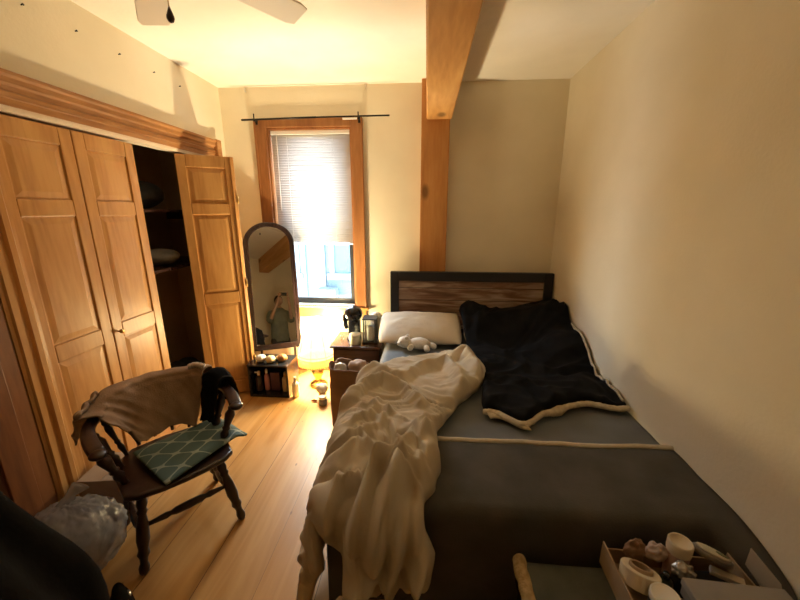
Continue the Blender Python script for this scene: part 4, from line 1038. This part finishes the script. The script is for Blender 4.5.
# black coat at the lower left, close to the camera
ct = thing('black_coat', (-1.215,.46,0), 'out of focus black coat close by in the lower left corner', 'coat')
def fold(a, j): return 1+.055*sin(a*7+j*.22)+.035*sin(a*13+1.3+j*.3)+.05*nz(cos(a)*2,sin(a)*2,j*.3)
prof = [(.36,.002),(.36,.15),(.36,.35),(.36,.55),(.36,.68),(.325,.82),(.275,.95),(.235,1.08),(.205,1.20),(.165,1.29),(.12,1.37),(.07,1.41),(.06,1.44)]
MB().lathe(prof, n=72, fold=fold).build('body', M['black_cloth'], ct, smooth=True, sub=1)
MB().lathe([(.075,1.395),(.09,1.42),(.085,1.455),(.06,1.47)], n=24, cap=False).build('collar', M['black_cloth'], ct, smooth=True, solid=.01)
for s in (-1,1):
    MB().tube([(s*.06,-.10,1.34),(s*.12,-.2,1.18),(s*.17,-.27,.95),(s*.18,-.30,.70)], [.06,.075,.07,.065], 14).build('sleeve', M['black_cloth'], ct, smooth=True, sub=1)
sh_ = thing('shoe', (-1.325,1.085,0), 'dark shoe with a pale glint on the floor by the front chair leg', 'shoe', rz=R(-38))
def shf(u, v):
    t = u; a = v*pi
    w = .042*(sin(pi*min(1,max(0,t*.9+.08)))**.5)*(1-.15*sin(2*pi*t)); hgt = .085*(1-.55*sm(.35,.95,t)) 
    return (-.13+.26*t, w*cos(a), .012+max(0,hgt*sin(a)*sin(pi*min(1,max(.0,t*.92+.06)))**.45))
MB().grid(shf, 28, 16).build('upper', M['black_cloth'], sh_, smooth=True)
MB().prism([(-.13+.27*t, s*(.045*(sin(pi*min(1,max(0,t*.9+.08)))**.5))) for s, ts in ((1,[i/14 for i in range(15)]),(-1,[1-i/14 for i in range(15)])) for t in ts], .001, .016, 'z').build('sole', M['black_plastic'], sh_)
tag(MB().ell((-.02,.030,.062), (.02,.008,.010), 12, 8).build('buckle', M['steel'], sh_, smooth=True), 'pale shiny buckle')

# ------------------------------------------------------------------ cloths over the chair back
def drape(t, w, zi, zo, ztop, inn, seed, amp=.012):
    """w 0..1 from the inner hem over the rail to the outer hem"""
    p = rail(t); d = (rail(t+.01)-rail(t-.01)).normalized(); nr = Vector((-d.y, d.x, 0))   # points inwards
    if (Vector((0,0,0))-Vector((p.x,p.y,0))).dot(nr) < 0: nr = -nr
    hw = .042
    if w < .55:
        k = w/.55; z = zi+(ztop-zi)*k; o = hw+inn*(1-k)**1.3
        if z > ztop-.03: o -= .012*(z-ztop+.03)/.03
    elif w < .65:
        k = (w-.55)/.10; z = ztop+.014*sin(pi*k); o = hw*cos(pi*k)*.8
    else:
        k = (w-.65)/.35; z = ztop-(ztop-zo)*k; o = -hw-.02*k
    f = amp*nz(t*5+seed+z*5, z*5, seed)+amp*.9*(1-abs(nz(t*6+z*9+seed, z*3, 3))*2.2)
    q = p+nr*(o+f*(1 if w < .6 else -1))
    return Vector((q.x, q.y, z+.006*nz(t*9,seed,w*4)))
tb = thing('throw_blanket', (-1.37,1.57,0), 'tan throw blanket hung over the back of the dark chair', 'blanket', rz=math.atan2(CF.y, CF.x))
def tbf(u, v):
    t = -.68+1.18*u
    zt = .738+.055*sm(-.62,-.34,t)*sm(.66,.40,t)+.02*sm(.3,.5,t)
    zi = .50+.12*sm(-.40,-.68,t)+.012*sin(t*9)
    return tuple(drape(t, v, zi, .62, zt, .10, 3, .006+.018*sm(.05,-.6,t)))
MB().grid(tbf, 90, 60).build('cloth', M['tan_knit'], tb, smooth=True, solid=.008, offset=0)
pts = [Vector(tbf(i/30*.22,.62))+Vector((0,0,.018)) for i in range(31)]
MB().tube(pts, [.018+.003*sin(i*.5) for i in range(31)], 12, flat=.7).build('bunched_fold', M['tan_knit'], tb, smooth=True)
pts = [Vector(tbf(.86+.14*i/16,.58))+Vector((0,0,.016)) for i in range(17)]
tag(MB().tube(pts, [.015+.004*sin(i*.9)**2 for i in range(17)], 12).build('pale_trim', noisy('pale_trim',(.42,.34,.27),(.55,.46,.38),30,.9), tb, smooth=True), 'pale lining showing at the end')
bg_ = thing('black_garment', (-1.37,1.57,0), 'black garment hung over the far arm of the dark chair', 'garment', rz=math.atan2(CF.y, CF.x))
def bgf(u, v):
    t = .50+.30*u
    zt = .750+.030*sin(pi*min(1,u*1.2)) if u < .83 else .75
    return tuple(drape(t, v, .505, .56, zt+.012, .05, 11, .014))
MB().grid(bgf, 36, 60).build('cloth', M['black_cloth'], bg_, smooth=True, solid=.012, offset=0)

# ------------------------------------------------------------------ the person taking the photograph, seen in the standing mirror
pe = thing('person', (0,-.02,0), 'person in a grey green top holding up a phone, reflected in the standing mirror', 'person')
def skin(name, verts, edges, radii, root, mat, parent, sub=2):
    me = bpy.data.meshes.new(name); me.from_pydata(verts, edges, [])
    o = bpy.data.objects.new(name, me); COL.objects.link(o); o.parent = parent
    md = o.modifiers.new('skin', 'SKIN'); md.use_smooth_shade = True
    for i, r in enumerate(radii):
        sv = me.skin_vertices[0].data[i]; sv.radius = (r, r) if not hasattr(r, '__len__') else r
        sv.use_root = (i == root)
    md = o.modifiers.new('sub', 'SUBSURF'); md.levels = sub; md.render_levels = sub
    me.materials.append(mat); return o
M['skin'] = plain('skin', (.52,.32,.22), .55); M['top'] = noisy('grey_green_top', (.16,.18,.14), (.21,.23,.18), 9, .9); M['trousers'] = noisy('dark_trousers', (.03,.032,.04), (.05,.05,.06), 9, .9)
M['hair'] = noisy('dark_hair', (.015,.009,.006), (.03,.018,.012), 30, .6, stretch=(1,1,.2))
yb_ = -.36
V = [(0,yb_,.93),(0,yb_,1.08),(0,yb_,1.22),(0,yb_-.01,1.36),(0,yb_-.01,1.44),(0,yb_+.01,1.51),(0,yb_+.03,1.57)]
Ed = [(i,i+1) for i in range(6)]; Rd = [(.155,.11),(.135,.10),(.145,.105),(.155,.105),(.09,.08),(.054,.054),(.054,.054)]
def chain(start, pts, rs):
    p = start
    for q, r in zip(pts, rs): V.append(q); Ed.append((p, len(V)-1)); Rd.append(r); p = len(V)-1
    return p
for s in (-1,1):
    chain(0, [(s*.095,yb_,.86),(s*.105,yb_+.01,.68),(s*.11,yb_+.015,.49),(s*.115,yb_-.02,.30),(s*.12,yb_-.03,.09),(s*.125,yb_+.03,.045),(s*.135,yb_+.14,.035)], [.095,.08,.06,.055,.042,.042,.034])
    chain(4, [(s*.165,yb_-.01,1.42),(s*.215,yb_+.03,1.30),(s*.235,yb_+.09,1.20),(s*.175,yb_+.20,1.42),(s*.108,yb_+.298,1.63),(s*.098,yb_+.305,1.70)], [.062,.050,.044,.038,.028,.030])
body = skin('body', V, Ed, Rd, 0, M['skin'], pe)
# clothes that follow the body
b = MB().lathe([(.184,.80),(.190,.83),(.188,.94),(.172,1.08),(.178,1.22),(.192,1.34),(.190,1.40),(.165,1.45),(.118,1.49),(.074,1.525)], 0, yb_, 40, cap=False, sy=.72, fold=lambda a, j: 1+.012*sin(a*9+j))
for s in (-1,1):
    b.tube([(s*.10,yb_-.01,1.405),(s*.165,yb_-.01,1.40),(s*.215,yb_+.03,1.30),(s*.236,yb_+.09,1.205),(s*.208,yb_+.14,1.30)], [.085,.090,.076,.074,.068], 16)
b.build('top', M['top'], pe, smooth=True, sub=1)
b = MB().lathe([(.168,.80),(.174,.86),(.168,.93),(.160,.96)], 0, yb_, 36, sy=.74)
for s in (-1,1):
    b.tube([(s*.085,yb_,.90),(s*.098,yb_,.82),(s*.105,yb_+.01,.68),(s*.11,yb_+.015,.49),(s*.115,yb_-.02,.30),(s*.12,yb_-.03,.085)], [.105,.108,.092,.076,.070,.066], 16)
b.build('trousers', M['trousers'], pe, smooth=True, sub=1)
# head
def headf(d):
    k = 1-.10*max(0,-d.z)*(1-max(0,d.y))
    if d.y > 0: k *= 1-.05*d.y*abs(d.z)
    return k
hz = 1.655; hy = yb_+.045
b = MB().ell((0,hy,hz), (.075,.095,.115), 32, 22, headf)
b.v = [(x, y+ (.018*math.exp(-((x/.016)**2+((z-(hz-.018))/.024)**2)) if y > hy+.05 else 0) - (.008*math.exp(-(((abs(x)-.030)/.016)**2+((z-hz)/.014)**2)) if y > hy+.05 else 0) + (.006*math.exp(-((x/.026)**2+((z-(hz-.062))/.010)**2)) if y > hy+.04 else 0), z) for x,y,z in b.v]
head = b.build('head', M['skin'], pe, smooth=True, sub=1)
for s in (-1,1):
    MB().ell((s*.030,hy+.079,hz), (.012,.008,.009), 12, 8).build('eye', M['white_paint'], head, smooth=True)
    MB().ell((s*.030,hy+.086,hz), (.005,.003,.005), 10, 6).build('iris', M['black_plastic'], head, smooth=True)
    MB().ell((s*.076,hy-.005,hz-.012), (.010,.020,.032), 14, 10).build('ear', M['skin'], head, smooth=True)
MB().tube([(-.022,hy+.080,hz-.062),(0,hy+.086,hz-.060),(.022,hy+.080,hz-.062)], [.003,.006,.003], 8, flat=.7).build('mouth', plain('lips',(.36,.13,.11),.4), head, smooth=True)
b = MB().ell((0,hy-.012,hz+.022), (.086,.100,.108), 32, 20, lambda d: 1+.03*nz(d.x*5,d.y*5,d.z*5))
b.v = [(x, min(y, hy+.062-.06*sm(hz+.10,hz+.0,z)) , max(z, hz-.05+(.085 if y > hy+.02 else 0))) for x,y,z in b.v]
b.build('hair', M['hair'], head, smooth=True)
# hands round the phone
for s in (-1,1):
    w = Vector((s*.098, yb_+.305, 1.70))
    for k in range(4):
        z = 1.715+.018*k; l = (.9,1,.96,.8)[k]
        skin('finger', [(w.x-s*.004, w.y+.0, z-.006),(w.x-s*.006,w.y+.035,z),(w.x-s*(.028*l),w.y+.046,z+.003),(w.x-s*(.046*l),w.y+.040,z+.004)], [(0,1),(1,2),(2,3)], [.009,.0085,.0078,.007], 0, M['skin'], pe, 1)
    skin('thumb', [(w.x, w.y-.006, 1.705),(w.x-s*.016,w.y-.020,1.728),(w.x-s*.040,w.y-.012,1.742)], [(0,1),(1,2)], [.011,.0095,.008], 0, M['skin'], pe, 1)
    skin('palm', [(w.x,w.y,1.695),(w.x,w.y+.002,1.73),(w.x+s*.002,w.y+.002,1.765)], [(0,1),(1,2)], [(.014,.024),(.014,.024),(.012,.018)], 0, M['skin'], pe, 1)
ph = thing('phone', (.0,-.046,1.742), 'dark phone held up in front of the face of the person in the mirror', 'phone')
MB().box(-.076,.076,-.004,.004,-.036,.036).build('case', M['black_plastic'], ph, bevel=.003)
MB().box(-.072,.072,-.0052,-.004,-.033,.033).build('screen', plain('dark_screen',(.02,.02,.025),.1), ph)

# ------------------------------------------------------------------ light, camera
wd = bpy.data.worlds.new('sky'); C.world = wd; wd.use_nodes = True
bg = wd.node_tree.nodes['Background']; bg.inputs[0].default_value = (.70,.86,1,1); bg.inputs[1].default_value = 18
pr = bpy.data.lights.new('window_portal', 'AREA'); pr.shape = 'RECTANGLE'; pr.size = WX1-WX0; pr.size_y = WZ1-WZ0; pr.cycles.is_portal = True
pp = bpy.data.objects.new('window_portal', pr); COL.objects.link(pp); pp.location = ((WX0+WX1)/2, YB+.19, (WZ0+WZ1)/2); pp.rotation_euler = (R(-90),0,0)
cd = bpy.data.cameras.new('camera'); co = bpy.data.objects.new('camera', cd); COL.objects.link(co); C.camera = co
cd.sensor_width = 36; cd.lens = 15.75; cd.clip_start = .01
co.location = (0,0,1.75); co.rotation_euler = (R(90-14.267),0,R(4.276))
cd.dof.use_dof = True; cd.dof.focus_distance = 2.8; cd.dof.aperture_fstop = 3.0
C.view_settings.view_transform = 'Standard'; C.view_settings.look = 'None'; C.view_settings.exposure = 1.3; C.view_settings.gamma = 1
C.view_settings.use_curve_mapping = False
C.cycles.use_denoising = True
C.cycles.max_bounces = 12; C.cycles.diffuse_bounces = 6; C.cycles.transparent_max_bounces = 16
C.cycles.caustics_reflective = False; C.cycles.caustics_refractive = False; C.cycles.sample_clamp_indirect = 8
